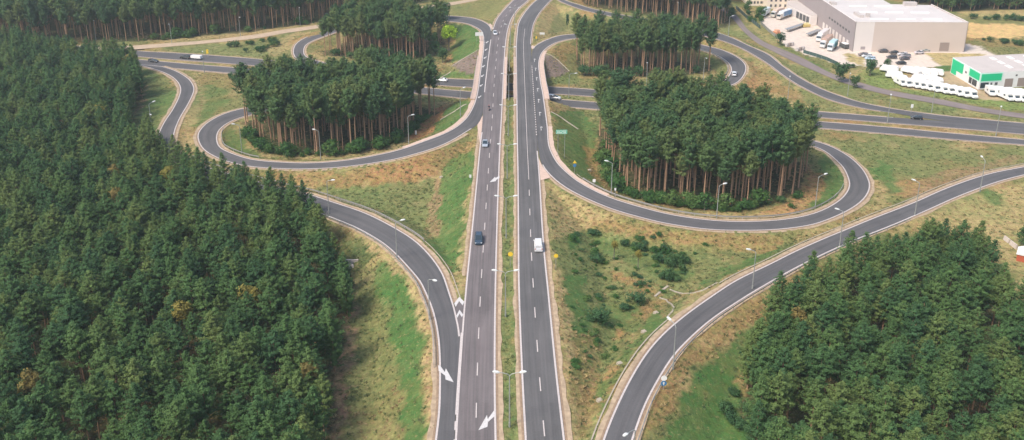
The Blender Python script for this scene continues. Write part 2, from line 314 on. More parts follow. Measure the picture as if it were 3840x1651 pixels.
# white edge lines (just inside the edge) and sandy verges (outside it)
for key, side, i0, i1 in [('LC', 'L', 0, 5.7), ('LC', 'L', 11, BIG), ('LC', 'L', 7, 10), ('LC', 'R', 0, BIG), ('RC', 'L', 0, BIG), ('RC', 'R', 0, BIG),
                          ('AL', 'L', 0, BIG), ('AL', 'R', 0, 17), ('AL', 'R', 23.3, BIG), ('AR', 'L', 0, 18.5), ('AR', 'L', 25, BIG), ('AR', 'R', 0, BIG),
                          ('LR', 'L', 0, BIG), ('LR', 'R', 4, BIG), ('RD', 'L', 0, BIG), ('RD', 'R', 0, BIG), ('CU', 'L', 0, 14.2), ('CU', 'R', 0, BIG),
                          ('CL', 'L', 0, BIG), ('CL', 'R', 0, BIG), ('FR', 'L', 0, BIG), ('FR', 'R', 0, 19)]:
    thin = key in ('CU', 'CL', 'FR')
    if key == 'RC' and side == 'R':
        collect(strip(key, side, 0, 5.9, -.4, -.06, M['line'], 'line', .012), 'road_marking')
        collect(strip(key, side, 10.2, BIG, -.33, -.08, M['line'], 'line', .012), 'road_marking'); continue
    collect(strip(key, side, i0, i1, -.38 if not thin else -.3, -.04, M['line'], 'line', .012), 'road_marking')
for key, side, i0, i1, wd in [('LC', 'R', 0, BIG, 1.15), ('RC', 'L', 0, BIG, .95), ('LC', 'L', 3.2, 5.9, 1.1), ('LC', 'L', 11.3, BIG, .8), ('RC', 'R', 0, 5.2, 1.2), ('RC', 'R', 10.5, BIG, .7),
                              ('AL', 'L', 0, BIG, 1.1), ('AL', 'R', 0, 16, .9), ('AL', 'R', 24, BIG, 1.3), ('AR', 'L', 0, 17.5, .9), ('AR', 'L', 26, BIG, 1.2), ('AR', 'R', 0, BIG, 1.3),
                              ('LR', 'L', 0, BIG, 1.2), ('LR', 'R', 6, BIG, 1.2), ('RD', 'L', 0, BIG, 1.25), ('RD', 'R', 0, BIG, .9), ('CU', 'L', 0, 14, .8), ('CU', 'R', 0, BIG, .8),
                              ('CL', 'L', 0, BIG, .8), ('CL', 'R', 0, BIG, 1.2), ('FR', 'L', 0, BIG, .8), ('FR', 'R', 0, 18.5, .8)]:
    collect(strip(key, side, i0, i1, -.1, .42, M['vergeb'], 'w', -.034), 'verge_soil'); collect(strip(key, side, i0, i1, .1, wd, M['verge'], 'v', -.045), 'verge')
# asphalt strip of the carriageway behind the edge line: a grey concrete gutter
def at_y(key, Y, frac=.5):
    D, idx = RD[key]; c = D[:, :3] * (1 - frac) + D[:, 3:] * frac
    k = np.argsort(c[:, 1]); return Vector((np.interp(Y, c[k, 1], c[k, 0]), Y, np.interp(Y, c[k, 1], c[k, 2])))
def dash(key, Y, L, wdt, frac=.5, z=.016, mat='linew'):
    a = at_y(key, Y - L / 2, frac); b = at_y(key, Y + L / 2, frac); d = (b - a).normalized(); n = Vector((d.y, -d.x, 0)) * wdt / 2
    o = mesh_obj('m', [(p.x, p.y, p.z + z) for p in (a - n, a + n, b + n, b - n)], [(0, 1, 2, 3)], M[mat])
    collect(o, 'lane_marking')
Y = 128.2
while Y < 470: dash('LC', Y, 4, .2); Y += 11.85
Y = 123.5 - 12
while Y < 222: dash('RC', Y, 4, .2); Y += 12
def long_line(key, Y0, Y1, wdt, frac, mat='linew', z=.016):
    Y = Y0
    while Y < Y1: dash(key, Y + 2.5, 5.02, wdt, frac, z, mat); Y += 5
YA = P(1981, 674).y; long_line('RC', YA, P(1960, 110).y, .16, .5, 'line')
Y = P(0, 505).y
while Y < P(0, 246).y: dash('RC', Y, 1.2, .3, .985, .02); Y += 2.4
for Yd in (P(0, 1633).y, P(0, 1590).y): pass
for y0, y1 in ((1648, 1700), (1580, 1613)):
    Ya, Yb = P(0, y1).y, P(0, y0).y; dash('LC', (Ya + Yb) / 2, Yb - Ya, .35, 0.0)
long_line('LC', P(0, 1555).y, P(0, 1262).y, .34, 0.0, 'line')
def poly_mark(pts, mat='linew', z=.02, name='road_arrow', h=0.0):
    vs = [tuple(P(x, y, h) + Vector((0, 0, z))) for x, y in pts]
    o = mesh_obj('m', vs, [tuple(range(len(vs)))], M[mat])
    if o.data.polygons[0].normal.z < 0: o.data.flip_normals()
    collect(o, name)
poly_mark([(1643,1370),(1653,1375),(1668,1396),(1672,1382),(1701,1434),(1671,1424),(1669,1409),(1645,1391)])
poly_mark([(1853.5,1539),(1856.5,1560),(1830,1583),(1828,1601),(1794,1614),(1826,1557),(1829,1572)])
poly_mark([(1873,659),(1873,668),(1860,676),(1860,680),(1836,684),(1856,664),(1859,668)])
for x, y in [(1827,158),(1823,186),(1819.5,216),(1813.7,248),(1810,284),(1805,320),(1799,363)]:
    s = (y + 716) / 1000
    poly_mark([(x + 4 * s, y - 4 * s), (x + 6 * s, y - 2.5 * s), (x, y + 2.5 * s), (x - 1 * s, y + 5 * s), (x - 7 * s, y + 4 * s), (x - 4 * s, y - 1 * s), (x - 2 * s, y + .5 * s)])
for x, y in [(2005,227),(2009,261),(2013,297),(2017,338),(2020.5,379.5),(2025,428),(2030,483)]:
    s = (y + 716) / 1000
    poly_mark([(x - 4 * s, y - 5 * s), (x + 1 * s, y - 7 * s), (x + 1 * s, y - 5.3 * s), (x + 5 * s, y - 5 * s), (x + 3.5 * s, y - 3.6 * s), (x - .3 * s, y - 3.7 * s), (x - .5 * s, y - 2 * s)])
    poly_mark([(x - 2 * s, y - 1.9 * s), (x - .3 * s, y - 2 * s), (x + .8 * s, y + 5.5 * s), (x - 1.2 * s, y + 5.5 * s)])
poly_mark([(1722,1114),(1703,1139),(1709,1151),(1722,1130),(1735,1146),(1741,1132)], name='gore_marking')
poly_mark([(1723,1162),(1711.5,1184),(1715,1193),(1723,1177),(1732,1190),(1737.5,1181)], name='gore_marking')
poly_mark([(1703,1134),(1740,1134),(1735,1200),(1728,1275),(1727,1275),(1713,1192)], 'asph_main', -.014, 'gore_asphalt')
poly_mark([(2017,585),(2031,618),(2050,645),(2066,666),(2027,676)], 'pinkconc', -.018, 'gore_paving')
poly_mark([(1832,93),(1846,112),(1849,108),(1846,96),(1838,88)], 'pinkconc', -.02, 'gore_paving')
poly_mark([(1790,468),(1812,430),(1807,500),(1800,540),(1793,500)], 'pinkconc', -.02, 'gore_paving')
poly_mark([(1990,176),(1998,186),(2006,174),(1996,170)], 'pinkconc', -.02, 'gore_paving')
join_all()

# ------------------------------------------------------------ terrain
YB0, YB1 = P(1920, 352).y, P(1920, 234).y      # the bridge opening
def axis(parts):
    a = []
    for s, e, st in parts: a += list(np.arange(s, e, st))
    return np.array(a + [parts[-1][1]])
gx = axis([(-2400, -600, 300), (-600, -260, 20), (-260, -90, 1.8), (-90, 100, .9), (100, 300, 1.8), (300, 620, 16), (620, 2700, 300)])
gy = axis([(-1500, 0, 150), (0, 90, 6), (90, 250, 1.0), (250, 420, 1.3), (420, 620, 2.2), (620, 900, 20), (900, 3000, 300)])
GX, GY = np.meshgrid(gx, gy)                   # [iy, ix]
BASE = -6.5 + 1.0 * (fbm(GX, GY, 60, 5) - .5)
BASE = np.where(GY < 300, BASE + .6, BASE)
H = BASE.copy(); DMIN = np.full(GX.shape, 1e6)
fields = []
for key, (D, idx) in RD.items():
    d = np.full(GX.shape, 1e6); z = np.zeros(GX.shape)
    c = (D[:, :3] + D[:, 3:]) / 2; hw = np.linalg.norm(D[:, :3] - D[:, 3:], axis=1) / 2
    elev = key in ('LC', 'RC', 'AL', 'AR')
    for k in range(len(c)):
        if elev and YB0 - 4.5 < c[k, 1] < YB1 + 4.5 and c[k, 2] > -.5: continue
        RR = hw[k] + 22
        i0, i1 = np.searchsorted(gx, [c[k, 0] - RR, c[k, 0] + RR]); j0, j1 = np.searchsorted(gy, [c[k, 1] - RR, c[k, 1] + RR])
        if i1 <= i0 or j1 <= j0: continue
        dd = np.hypot(GX[j0:j1, i0:i1] - c[k, 0], GY[j0:j1, i0:i1] - c[k, 1]) - hw[k]
        s = dd < d[j0:j1, i0:i1]
        d[j0:j1, i0:i1][s] = dd[s]; z[j0:j1, i0:i1][s] = c[k, 2]
    fields.append((key, d, z)); DMIN = np.minimum(DMIN, d)
for key, d, z in fields:
    m = d < 21; H[m] = np.maximum(H[m], (z - .14 - np.maximum(0, d - 1.7) / 2.0)[m])
for key, d, z in fields:
    m = d < 21; H[m] = np.minimum(H[m], (z - .14 + np.maximum(0, d - 1.3) / 1.6)[m])
H += np.where(DMIN > 2.5, .35 * (fbm(GX, GY, 7, 3) - .5), 0)
def Hf(x, y):
    i = int(np.clip(np.searchsorted(gx, x) - 1, 0, len(gx) - 2)); j = int(np.clip(np.searchsorted(gy, y) - 1, 0, len(gy) - 2))
    fx = (x - gx[i]) / (gx[i + 1] - gx[i]); fy = (y - gy[j]) / (gy[j + 1] - gy[j])
    return (H[j, i] * (1 - fx) + H[j, i + 1] * fx) * (1 - fy) + (H[j + 1, i] * (1 - fx) + H[j + 1, i + 1] * fx) * fy
def Df(x, y):
    i = int(np.clip(np.searchsorted(gx, x), 0, len(gx) - 1)); j = int(np.clip(np.searchsorted(gy, y), 0, len(gy) - 1)); return DMIN[j, i]
def G(px, py, dz=0.0):
    z = 0.0
    for _ in range(60):
        p = P(px, py, z); h = Hf(p.x, p.y)
        if h >= z: break
        z -= .15
    p = P(px, py, z); p.z = Hf(p.x, p.y) + dz; return p
# ground cover colours, painted where they lie
C = dict(lawn=(.16, .24, .06), olive=(.185, .178, .066), dry=(.285, .180, .075), tan=(.385, .285, .135), green=(.056, .136, .034), mid=(.145, .175, .062), soil=(.36, .17, .075),
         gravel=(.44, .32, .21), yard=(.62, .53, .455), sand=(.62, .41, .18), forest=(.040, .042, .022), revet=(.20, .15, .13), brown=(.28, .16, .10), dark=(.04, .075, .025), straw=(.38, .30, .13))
ROUGH = np.ones(GX.shape); cov = np.empty(GX.shape + (3,)); base = fbm(GX, GY, 14, 21)
t = np.clip((base - .45) * 3.2, 0, 1)[..., None]
cov[:] = np.array(C['olive']) * (1 - t) + np.array(C['dry']) * t
t = np.clip((fbm(GX, GY, 9, 31) - .52) * 5, 0, 1)[..., None]; cov = cov * (1 - .6 * t) + np.array(C['tan']) * .6 * t
t = np.clip((fbm(GX, GY, 11, 41) - .53) * 5, 0, 1)[..., None]; cov = cov * (1 - .7 * t) + np.array(C['mid']) * .7 * t
VX, VY = proj(GX, GY, H); ahead = GY > 40
SC = (VY + 716) / 105.0
jx = (fbm(GX, GY, 5, 51) - .5) * 5; jy = (fbm(GX, GY, 5, 61) - .5) * 5
def inpoly(px, py, poly):
    ins = np.zeros(px.shape, bool); n = len(poly)
    for i in range(n):
        x0, y0 = poly[i]; x1, y1 = poly[(i + 1) % n]
        if y0 == y1: continue
        c = ((y0 > py) != (y1 > py)) & (px < (x1 - x0) * (py - y0) / (y1 - y0) + x0); ins ^= c
    return ins
def paint(col, poly, a=.9, jit=1.0):
    global cov
    m = inpoly(VX + jx * SC * jit, VY + jy * SC * .45 * jit, poly) & ahead
    k = a * (1 if jit < .3 else 1) * m[..., None] * np.clip(.5 + .85 * fbm(GX, GY, 3, 71), 0, 1)[..., None]
    if jit < .3: k = a * m[..., None]
    cov = cov * (1 - k) + np.array(C[col]) * k
    if col in ('yard', 'gravel', 'sand', 'revet'): ROUGH[m] = .22 if col == 'yard' else .5
    elif col in ('green', 'lawn'): ROUGH[m] = .8
    elif a > .6: ROUGH[m] = 1
for args in [
    ('mid', [(1880,120),(1925,120),(1925,235),(1905,235)], .7), ('mid', [(1886,356),(1930,356),(1938,900),(1955,1760),(1875,1760),(1876,900)], .75), ('green', [(1905,356),(1925,356),(1925,800),(1930,1760),(1915,1760),(1908,900)], .35),
    ('mid', [(1255,900),(1450,900),(1560,1100),(1600,1300),(1600,1760),(1200,1760),(1255,1300)], .55),
    ('brown', [(1285,1010),(1330,1050),(1345,1110),(1325,1250),(1305,1400),(1300,1500),(1290,1651),(1280,1760),(1200,1760),(1230,1600),(1255,1400),(1262,1200)], .85),
    ('olive', [(1330,1120),(1430,1120),(1490,1250),(1510,1400),(1510,1760),(1310,1760),(1330,1400)], .6),
    ('green', [(1430,960),(1480,1020),(1520,1080),(1565,1180),(1590,1300),(1588,1450),(1600,1760),(1502,1760),(1500,1450),(1485,1300),(1455,1170),(1425,1080),(1400,1010)], .85),
    ('dark', [(1260,860),(1340,880),(1420,960),(1400,1010),(1330,1000),(1270,960)], .6),
    ('tan', [(1300,850),(1440,930),(1540,1030),(1600,1120),(1640,1250),(1640,1400),(1630,1760),(1590,1760),(1600,1500),(1600,1320),(1575,1180),(1520,1070),(1440,985),(1380,925),(1300,880)], .85),
    ('straw', [(1430,955),(1385,1010),(1365,1000),(1420,945)], .8),
    # triangle left of the main road
    ('dry', [(1000,650),(1300,640),(1560,590),(1790,520),(1760,600),(1640,660),(1500,690),(1300,705),(1100,700),(1000,670)], .8),
    ('soil', [(1400,620),(1600,585),(1640,650),(1500,680),(1330,690)], .3),
    ('mid', [(1150,712),(1350,705),(1640,670),(1650,780),(1640,880),(1560,880),(1440,800),(1280,740)], .75),
    ('brown', [(1625,675),(1655,675),(1652,800),(1640,880),(1600,870),(1610,780)], .6),
    ('green', [(1655,660),(1700,600),(1785,560),(1770,700),(1745,880),(1715,1050),(1640,980),(1590,900),(1645,880)], .85),
    ('tan', [(1755,700),(1770,700),(1735,960),(1715,1100),(1690,1060),(1735,880)], .8),
    ('straw', [(1370,670),(1385,670),(1385,712),(1365,712)], .7),
    # left loop surroundings
    ('green', [(690,330),(830,300),(860,380),(780,440),(740,480),(700,470),(720,400),(745,340)], .6),
    ('tan', [(730,270),(745,330),(740,380),(700,440),(670,520),(665,560),(740,640),(800,640),(730,560),(715,500),(740,450),(765,390),(760,320),(745,280)], .6),
    ('green', [(545,262),(640,300),(665,340),(640,420),(600,480),(560,540),(500,540),(520,440),(540,380),(530,300)], .65),
    ('brown', [(540,310),(548,330),(530,400),(500,470),(470,470),(505,400),(520,340)], .8),
    ('dark', [(540,330),(600,320),(610,360),(580,410),(530,400)], .4),
    ('green', [(830,510),(870,480),(900,500),(930,560),(1000,590),(960,598),(870,570),(835,545)], .7),
    ('tan', [(900,545),(1000,590),(1200,600),(1400,580),(1540,545),(1540,530),(1400,560),(1200,585),(1020,575)], .7),
    ('soil', [(1530,525),(1570,480),(1625,420),(1670,390),(1660,430),(1610,500),(1560,535)], .85),
    ('green', [(1610,500),(1665,420),(1700,385),(1765,375),(1740,430),(1690,480),(1640,505)], .8),
    # upper left
    ('soil', [(1640,280),(1625,250),(1690,230),(1720,180),(1705,150),(1690,200),(1650,240)], .8),
    ('green', [(1640,285),(1700,270),(1790,272),(1770,296),(1640,290)], .7),
    ('green', [(1700,85),(1780,100),(1808,120),(1800,190),(1740,225),(1700,240),(1690,200),(1700,150),(1690,110)], .85),
    ('revet', [(1695,246),(1742,215),(1792,190),(1786,240),(1778,282),(1730,270)], .95, .15),
    ('olive', [(1680,30),(1760,12),(1900,-10),(1860,60),(1830,80),(1760,62),(1690,56)], .8), ('mid', [(1690,20),(1780,10),(1760,40),(1700,45)], .6),
    ('tan', [(600,150),(760,132),(960,112),(1180,82),(1180,94),(960,130),(760,150),(600,165)], .8),
    ('mid', [(600,185),(780,168),(1000,150),(1090,130),(1080,190),(980,210),(780,205)], .75), ('tan', [(960,190),(1090,200),(1100,140),(1180,118),(1120,115),(1060,150)], .7),
    ('dry', [(740,262),(900,283),(1000,290),(1000,330),(900,330),(760,320)], .5),
    # upper right
    ('tan', [(2080,10),(2130,25),(2180,50),(2150,110),(2070,135),(2010,160),(2015,90)], .6), ('mid', [(2080,50),(2160,40),(2170,110),(2060,125)], .7),
    ('dry', [(2050,185),(2150,155),(2160,240),(2100,240)], .7), ('mid', [(2110,200),(2165,200),(2180,300),(2150,320),(2060,320),(2060,300),(2140,280)], .7),
    ('revet', [(2040,200),(2075,216),(2133,268),(2105,285),(2052,292),(2043,250)], .95, .15),
    ('tan', [(2680,190),(2730,230),(2700,300),(2620,310),(2600,290),(2680,270)], .5), ('green', [(2650,210),(2725,235),(2725,270),(2690,285),(2670,250)], .5),
    ('soil', [(2775,220),(2870,270),(2980,340),(3040,410),(2900,395),(2770,340),(2810,290)], .45), ('straw', [(2770,330),(2900,350),(3050,410),(2950,412),(2800,380)], .7),
    ('lawn', [(3235,310),(3330,330),(3600,380),(3850,425),(3850,380),(3600,350),(3380,330),(3330,260),(3220,262)], .7),
    ('green', [(3010,212),(3040,214),(3110,262),(3150,290),(3100,268)], .7), ('green', [(2890,120),(2935,170),(2990,200),(3010,220),(2940,185),(2880,150)], .6),
    ('straw', [(2780,30),(2850,110),(2950,190),(2930,190),(2850,140),(2770,60)], .5),
    ('mid', [(2800,150),(2900,230),(3000,290),(3100,340),(3300,380),(3840,455),(3840,445),(3500,390),(3300,355),(3150,310),(2990,245),(2880,190)], .6),
    # between cross road and lower right loop / ramp
    ('mid', [(3100,520),(3500,550),(3840,560),(3840,610),(3600,670),(3450,700),(3400,740),(3330,760),(3260,620)], .55),
    ('green', [(3270,610),(3310,605),(3370,690),(3370,730),(3320,720)], .8), ('soil', [(3380,690),(3480,660),(3520,680),(3420,740),(3370,735)], .4),
    ('tan', [(3280,640),(3330,740),(3300,800),(3160,870),(2980,920),(3000,880),(3200,820),(3280,740)], .6),
    ('brown', [(3500,650),(3800,590),(3840,600),(3640,660),(3440,740),(3400,750)], .5),
    # lower right island
    ('green', [(2070,420),(2180,420),(2235,470),(2240,600),(2290,690),(2260,700),(2150,650),(2100,590),(2080,480)], .8),
    ('soil', [(2185,550),(2240,560),(2260,660),(2330,745),(2300,735),(2250,690),(2215,640)], .55),
    ('olive', [(2060,430),(2080,440),(2110,560),(2150,620),(2120,620),(2070,540)], .7),
    ('tan', [(2280,710),(2400,760),(2600,800),(2800,800),(2960,770),(3040,700),(3035,640),(3060,660),(3080,720),(3020,790),(2860,826),(2640,824),(2420,780)], .8),
    ('soil', [(2850,790),(2960,760),(3030,680),(3030,620),(3070,650),(3090,710),(3040,775),(2960,808)], .6),
    ('green', [(3090,570),(3150,620),(3178,690),(3150,740),(3080,780),(3060,780),(3090,710),(3080,640)], .8),
    # big right triangle
    ('tan', [(2040,680),(2100,720),(2260,790),(2300,830),(2200,850),(2080,900),(2055,780)], .65),
    ('dry', [(2200,820),(2500,860),(2880,880),(2950,900),(2880,960),(2700,930),(2500,900),(2250,880)], .7),
    ('mid', [(2130,870),(2300,870),(2500,930),(2700,960),(2750,1010),(2600,1090),(2450,1120),(2340,1200),(2300,1350),(2200,1500),(2150,1500),(2130,1250)], .85), ('green', [(2190,880),(2330,900),(2560,960),(2600,1040),(2450,1030),(2280,960)], .45), ('green', [(2290,1090),(2420,1130),(2400,1230),(2300,1240),(2220,1180)], .45),
    ('green', [(2130,870),(2165,870),(2165,940),(2135,940)], .8), ('green', [(2125,1040),(2200,1030),(2225,1200),(2180,1420),(2150,1400),(2135,1240)], .75),
    ('soil', [(2290,1010),(2400,1040),(2480,1110),(2400,1100),(2300,1060)], .5), ('soil', [(2300,1220),(2360,1240),(2330,1290)], .5),
    ('green', [(2600,1080),(2700,1010),(2850,960),(2960,920),(2850,990),(2740,1050),(2640,1110)], .75),
    ('green', [(2480,1150),(2500,1200),(2400,1310),(2330,1400),(2270,1500),(2220,1600),(2250,1450),(2350,1300)], .75),
    ('dry', [(2130,1250),(2250,1250),(2250,1500),(2200,1651),(2150,1651)], .5),
    ('tan', [(2065,880),(2110,1000),(2135,1200),(2145,1450),(2170,1760),(2140,1760),(2110,1400),(2080,1150)], .8),
    ('tan', [(2520,1180),(2600,1110),(2700,1060),(2900,970),(2900,985),(2700,1080),(2600,1150),(2540,1190)], .6),
    # right of the lower ramp
    ('dry', [(2540,1340),(2600,1270),(2700,1190),(2860,1100),(2900,1180),(2750,1260),(2650,1340),(2560,1450),(2480,1600),(2420,1651),(2430,1560)], .75),
    ('tan', [(2540,1420),(2600,1400),(2600,1450),(2560,1500)], .7), ('tan', [(2600,1280),(2700,1250),(2650,1310)], .6),
    ('green', [(2890,1200),(2780,1260),(2680,1340),(2600,1440),(2540,1540),(2490,1651),(2460,1760),(2820,1760),(2790,1560),(2740,1430),(2870,1290)], .92),
    ('straw', [(3300,880),(3430,820),(3640,740),(3840,680),(3840,1100),(3700,900),(3400,860)], .6), ('tan', [(3640,830),(3740,850),(3820,930),(3800,980)], .5),
    ('green', [(3690,710),(3730,715),(3775,760),(3740,775),(3700,750)], .8),
    # right commercial area
    ('yard', [(2850,88),(2880,55),(2960,25),(3060,60),(3200,80),(3700,180),(3760,212),(3700,250),(3640,246),(3520,250),(3340,258),(3222,246),(3178,255),(3143,248),(3096,223),(3012,203),(2945,168),(2911,136)], .97, .12),
    ('straw', [(3165,204),(3180,199),(3200,203),(3245,222),(3240,246),(3200,238),(3175,222)], .95, .12),
    ('straw', [(3471,201),(3560,198),(3700,204),(3660,230),(3570,246),(3522,246)], .95, .12),
    ('gravel', [(3395,300),(3420,262),(3560,262),(3680,338),(3850,375),(3850,385),(3660,372),(3500,345),(3400,330)], .8, .2),
    ('green', [(3505,248),(3570,246),(3568,268),(3540,270)], .9, .2),
    ('sand', [(3625,90),(3700,84),(3850,92),(3850,152),(3780,158),(3720,142),(3625,140)], .92, .9),
    ('straw', [(3560,40),(3850,30),(3850,60),(3640,62)], .9, .5), ('tan', [(3590,42),(3850,38),(3850,52),(3600,52)], .8, .3), ('olive', [(3620,60),(3850,58),(3850,95),(3640,88)], .85),
    ('olive', [(3625,150),(3850,140),(3850,220),(3740,210),(3660,170)], .9), ('dry', [(3640,140),(3850,150),(3850,180),(3700,170)], .5)]:
    paint(*args)
# soft mulch under trees is painted once the woods are laid out (see below)
# ------------------------------------------------------------ bridge
def edge_y(key, side, Y, i0, i1, off=0.0):
    e, nrm, idx = edge(key, side); m = (idx >= i0) & (idx <= i1); e = e[m].copy(); e[:, :2] += nrm[m] * off
    k = np.argsort(e[:, 1]); return float(np.interp(Y, e[k, 1], e[k, 0]))
def bridge(label, leftf, rightf, ms):
    b = empty('road_bridge', (0, (YB0 + YB1) / 2, -6.3), label=label, cat='bridge'); b0 = Vector(b.location)
    ys = np.linspace(YB0 - 1.2, YB1 + 1.2, 14); rings = []
    for y in ys:
        l, r = leftf(y), rightf(y); zt, zb = -.2, -1.5
        rings.append([(l, y, zt), (r, y, zt), (r, y, -.75), (r - 1.2, y, zb), (l + 1.2, y, zb), (l, y, -.75)])
    rings = [[tuple(Vector(v) - b0) for v in r] for r in rings]
    m = MB(); m.loft(rings); m.build('deck', M['conc'], b)
    for y0, y1 in ((YB0 - 1.6, YB0 - .2), (YB1 + .2, YB1 + 1.6)):
        m = MB(); m.prism([tuple((Vector((x, y, 0)) - b0).xy) for x, y in ((leftf(y0) + .2, y0), (rightf(y0) - .2, y0), (rightf(y1) - .2, y1), (leftf(y1) + .2, y1))], -1.0, 4.78)
        m.build('abutment', M['darkconc'], b)
    ym = P(1920, 349, -6.3).y; l, r = leftf(ym), rightf(ym)
    for k in range(4):
        x = l + 1.5 + (r - l - 3) * k / 3; m = MB(); m.cyl((x - b0.x, ym - b0.y, 2.2), .45, 5.3, n=12); m.build('pier', M['conc'], b)
    for s, f in ((-1, leftf), (1, rightf)):
        e0 = 1.9 if (s, ms) in ((-1, 1), (1, -1)) else 1.15
        a = []; c = []
        for y in np.linspace(YB0 - 6, YB1 + 8, 16):
            x = f(y); a.append((x, y, .12)); c.append((x - s * e0, y, .12))
        m = MB(); rg = []
        for p, q in zip(a, c): rg.append([tuple(Vector((p[0], p[1], .12)) - b0), tuple(Vector((q[0], q[1], .12)) - b0), tuple(Vector((q[0], q[1], -.3)) - b0), tuple(Vector((p[0], p[1], -.3)) - b0)])
        m.loft(rg); m.build('sidewalk', M['pinkconc'], b)
        pts = [Vector((p[0] - s * .12, p[1], 1.15)) - b0 for p in a]; m = MB(); m.tube(pts, .05, 5); m.tube([p - Vector((0, 0, .5)) for p in pts], .03, 4)
        for k, p in enumerate(pts): m.tube([p, p - Vector((0, 0, 1.03))], .03, 4)
        m.build('railing', M['steel'], b)
    return b
bridge('concrete road bridge carrying the wide left carriageway over the lower road', lambda y: edge_y('AL', 'L', y, 16, 25, 2.0), lambda y: edge_y('LC', 'R', y, 0, BIG, 1.2), 1)
bridge('concrete road bridge carrying the right carriageway and turning lane over the lower road', lambda y: edge_y('RC', 'L', y, 0, BIG, 1.0), lambda y: edge_y('AR', 'R', y, 18, 26, 2.0), -1)
def strip_thing(key, side, i0, i1, o0, o1): 
    o = strip(key, side, i0, i1, o0, o1, M['pinkconc'], 'v', -.02); collect(o, 'pavement')
strip_thing('AL', 'L', 16.5, 20.2, .12, 1.7); strip_thing('AL', 'L', 21.5, 27, .12, 1.5); strip_thing('AR', 'R', 18, 19.7, .12, 1.6); strip_thing('AR', 'R', 23, 30, .12, 1.5)
join_all()

# ------------------------------------------------------------ guard rails
def guard_rail(key, side, i0, i1, off, label):
    e, nrm, idx = edge(key, side); m = (idx >= i0) & (idx <= i1); e = e[m].copy(); e[:, :2] += nrm[m] * off
    b0 = Vector(e[len(e) // 2]); b = empty('guard_rail', b0, label=label, cat='guard rail', group='steel guard rails along the ramps')
    pts = [Vector(p) - b0 for p in e]; m = MB(); rg = []
    for i, p in enumerate(pts):
        t = (pts[min(i + 1, len(pts) - 1)] - pts[max(i - 1, 0)]).normalized(); n = Vector((-t.y, t.x, 0)) * .05
        rg.append([p + n + Vector((0, 0, .75)), p - n + Vector((0, 0, .75)), p - n + Vector((0, 0, .45)), p + n + Vector((0, 0, .45))])
    m.loft(rg); m.build('beam', M['steel'], b)
    s = MB(); s.box(-.06, .06, -.05, .05, -.3, .7); post = None
    for k in range(0, len(pts), 2):
        if k // 2 >= 98: break
        if post is None: post = s.build('post', M['steel'], b); post.location = pts[k]
        else:
            c = post.copy(); COL.objects.link(c); c.parent = b; c.location = pts[k]
for a in [('LR', 'L', 3, 16, .9, 'steel guard rail on the outer left edge of the left ramp'), ('RD', 'R', 0, 14.5, .9, 'steel guard rail on the outer edge of the lower right ramp above the green bank'),
          ('AR', 'R', 28, 45, 1.5, 'steel guard rail round the inside of the large lower right loop'), ('AL', 'L', 33, 38, 1.4, 'steel guard rail round the tight end of the left loop'),
          ('AR', 'R', 1.5, 9, 1.2, 'steel guard rail inside the small upper right loop'), ('LR', 'R', 10, 21, 1.6, 'steel guard rail on the meadow side of the left ramp')]: guard_rail(*a)
# ------------------------------------------------------------ drains, headwalls, manholes
def ground_strip(name, pts, wd, mat, label, cat, group=None, dz=.16):
    W = [G(x, y) for x, y in pts]; out = []
    for i in range(len(W) - 1):
        n = max(1, int((W[i + 1] - W[i]).length / 1.2))
        for k in range(n): out.append(W[i].lerp(W[i + 1], k / n))
    out.append(W[-1]); b0 = out[0].copy(); rg = []
    for i, p in enumerate(out):
        t = (out[min(i + 1, len(out) - 1)] - out[max(i - 1, 0)]); t.z = 0; t.normalize(); n = Vector((-t.y, t.x, 0)) * wd / 2; z = Hf(p.x, p.y) + dz - b0.z
        q = Vector((p.x - b0.x, p.y - b0.y, z)); rg.append([q + n, q - n, q - n - Vector((0, 0, .6)), q + n - Vector((0, 0, .6))])
    m = MB(); m.loft(rg); o = m.build(name, mat); o.location = b0; return tag(o, label, cat, group)
def edge_px(key, side, i0, i1, off, st=3):
    e, nrm, idx = edge(key, side); m = (idx >= i0) & (idx <= i1); e = e[m].copy(); e[:, :2] += nrm[m] * off
    return [proj(*p) for p in e[::st]]
def edge_strip(key, side, i0, i1, off, wd, label):
    o = strip(key, side, i0, i1, off, off + wd * .75, M['conc_old'], 'drain_channel', .03); return tag(o, label, 'drain')
edge_strip('RD', 'L', 0, 6.6, 1.6, .35, 'pale concrete gutter beside the bottom part of the lower right ramp')
edge_strip('RD', 'L', 8.3, 21, 1.6, .35, 'pale concrete gutter running up the upper part of the lower right ramp')
edge_strip('LR', 'R', 6, 15, 1.7, .3, 'pale concrete gutter beside the left ramp next to the triangular meadow')
edge_strip('AR', 'R', 27, 44, 1.9, .3, 'pale concrete gutter around the inside of the large lower right loop')
for pts, wd, lab in [([(2690,1062),(2635,1092),(2599,1102),(2560,1103),(2531,1096),(2511,1088)], .45, 'curved pale concrete drain leaving the lower right ramp towards the headwall'),
                     ([(2473,1119),(2498,1126),(2517,1141),(2527,1155),(2522,1169),(2503,1190)], .45, 'hook shaped pale concrete drain just below the headwall'),
                     ([(2456,1114),(2480,1093),(2505,1075)], .7, 'short straight concrete culvert headwall in the right meadow'),
                     ([(2066,421),(2100,440),(2168,486)], .8, 'pale stepped drain down the bank right of the bridge'),
                     ([(1650,452),(1700,422),(1749,392)], .7, 'pale stepped drain down the bank left of the bridge'),
                     ([(1695,248),(1745,217),(1794,189)], .6, 'pale kerb along the top of the left paved bridge cone'),
                     ([(2046,202),(2090,226),(2135,268)], .6, 'pale kerb along the top of the right paved bridge cone'),
                     ([(1637,308),(1662,288),(1690,270)], .6, 'thin pale drain above the lower road left of the bridge')]:
    ground_strip('drain_channel', pts, wd * .75, M['conc_old'], lab, 'drain')
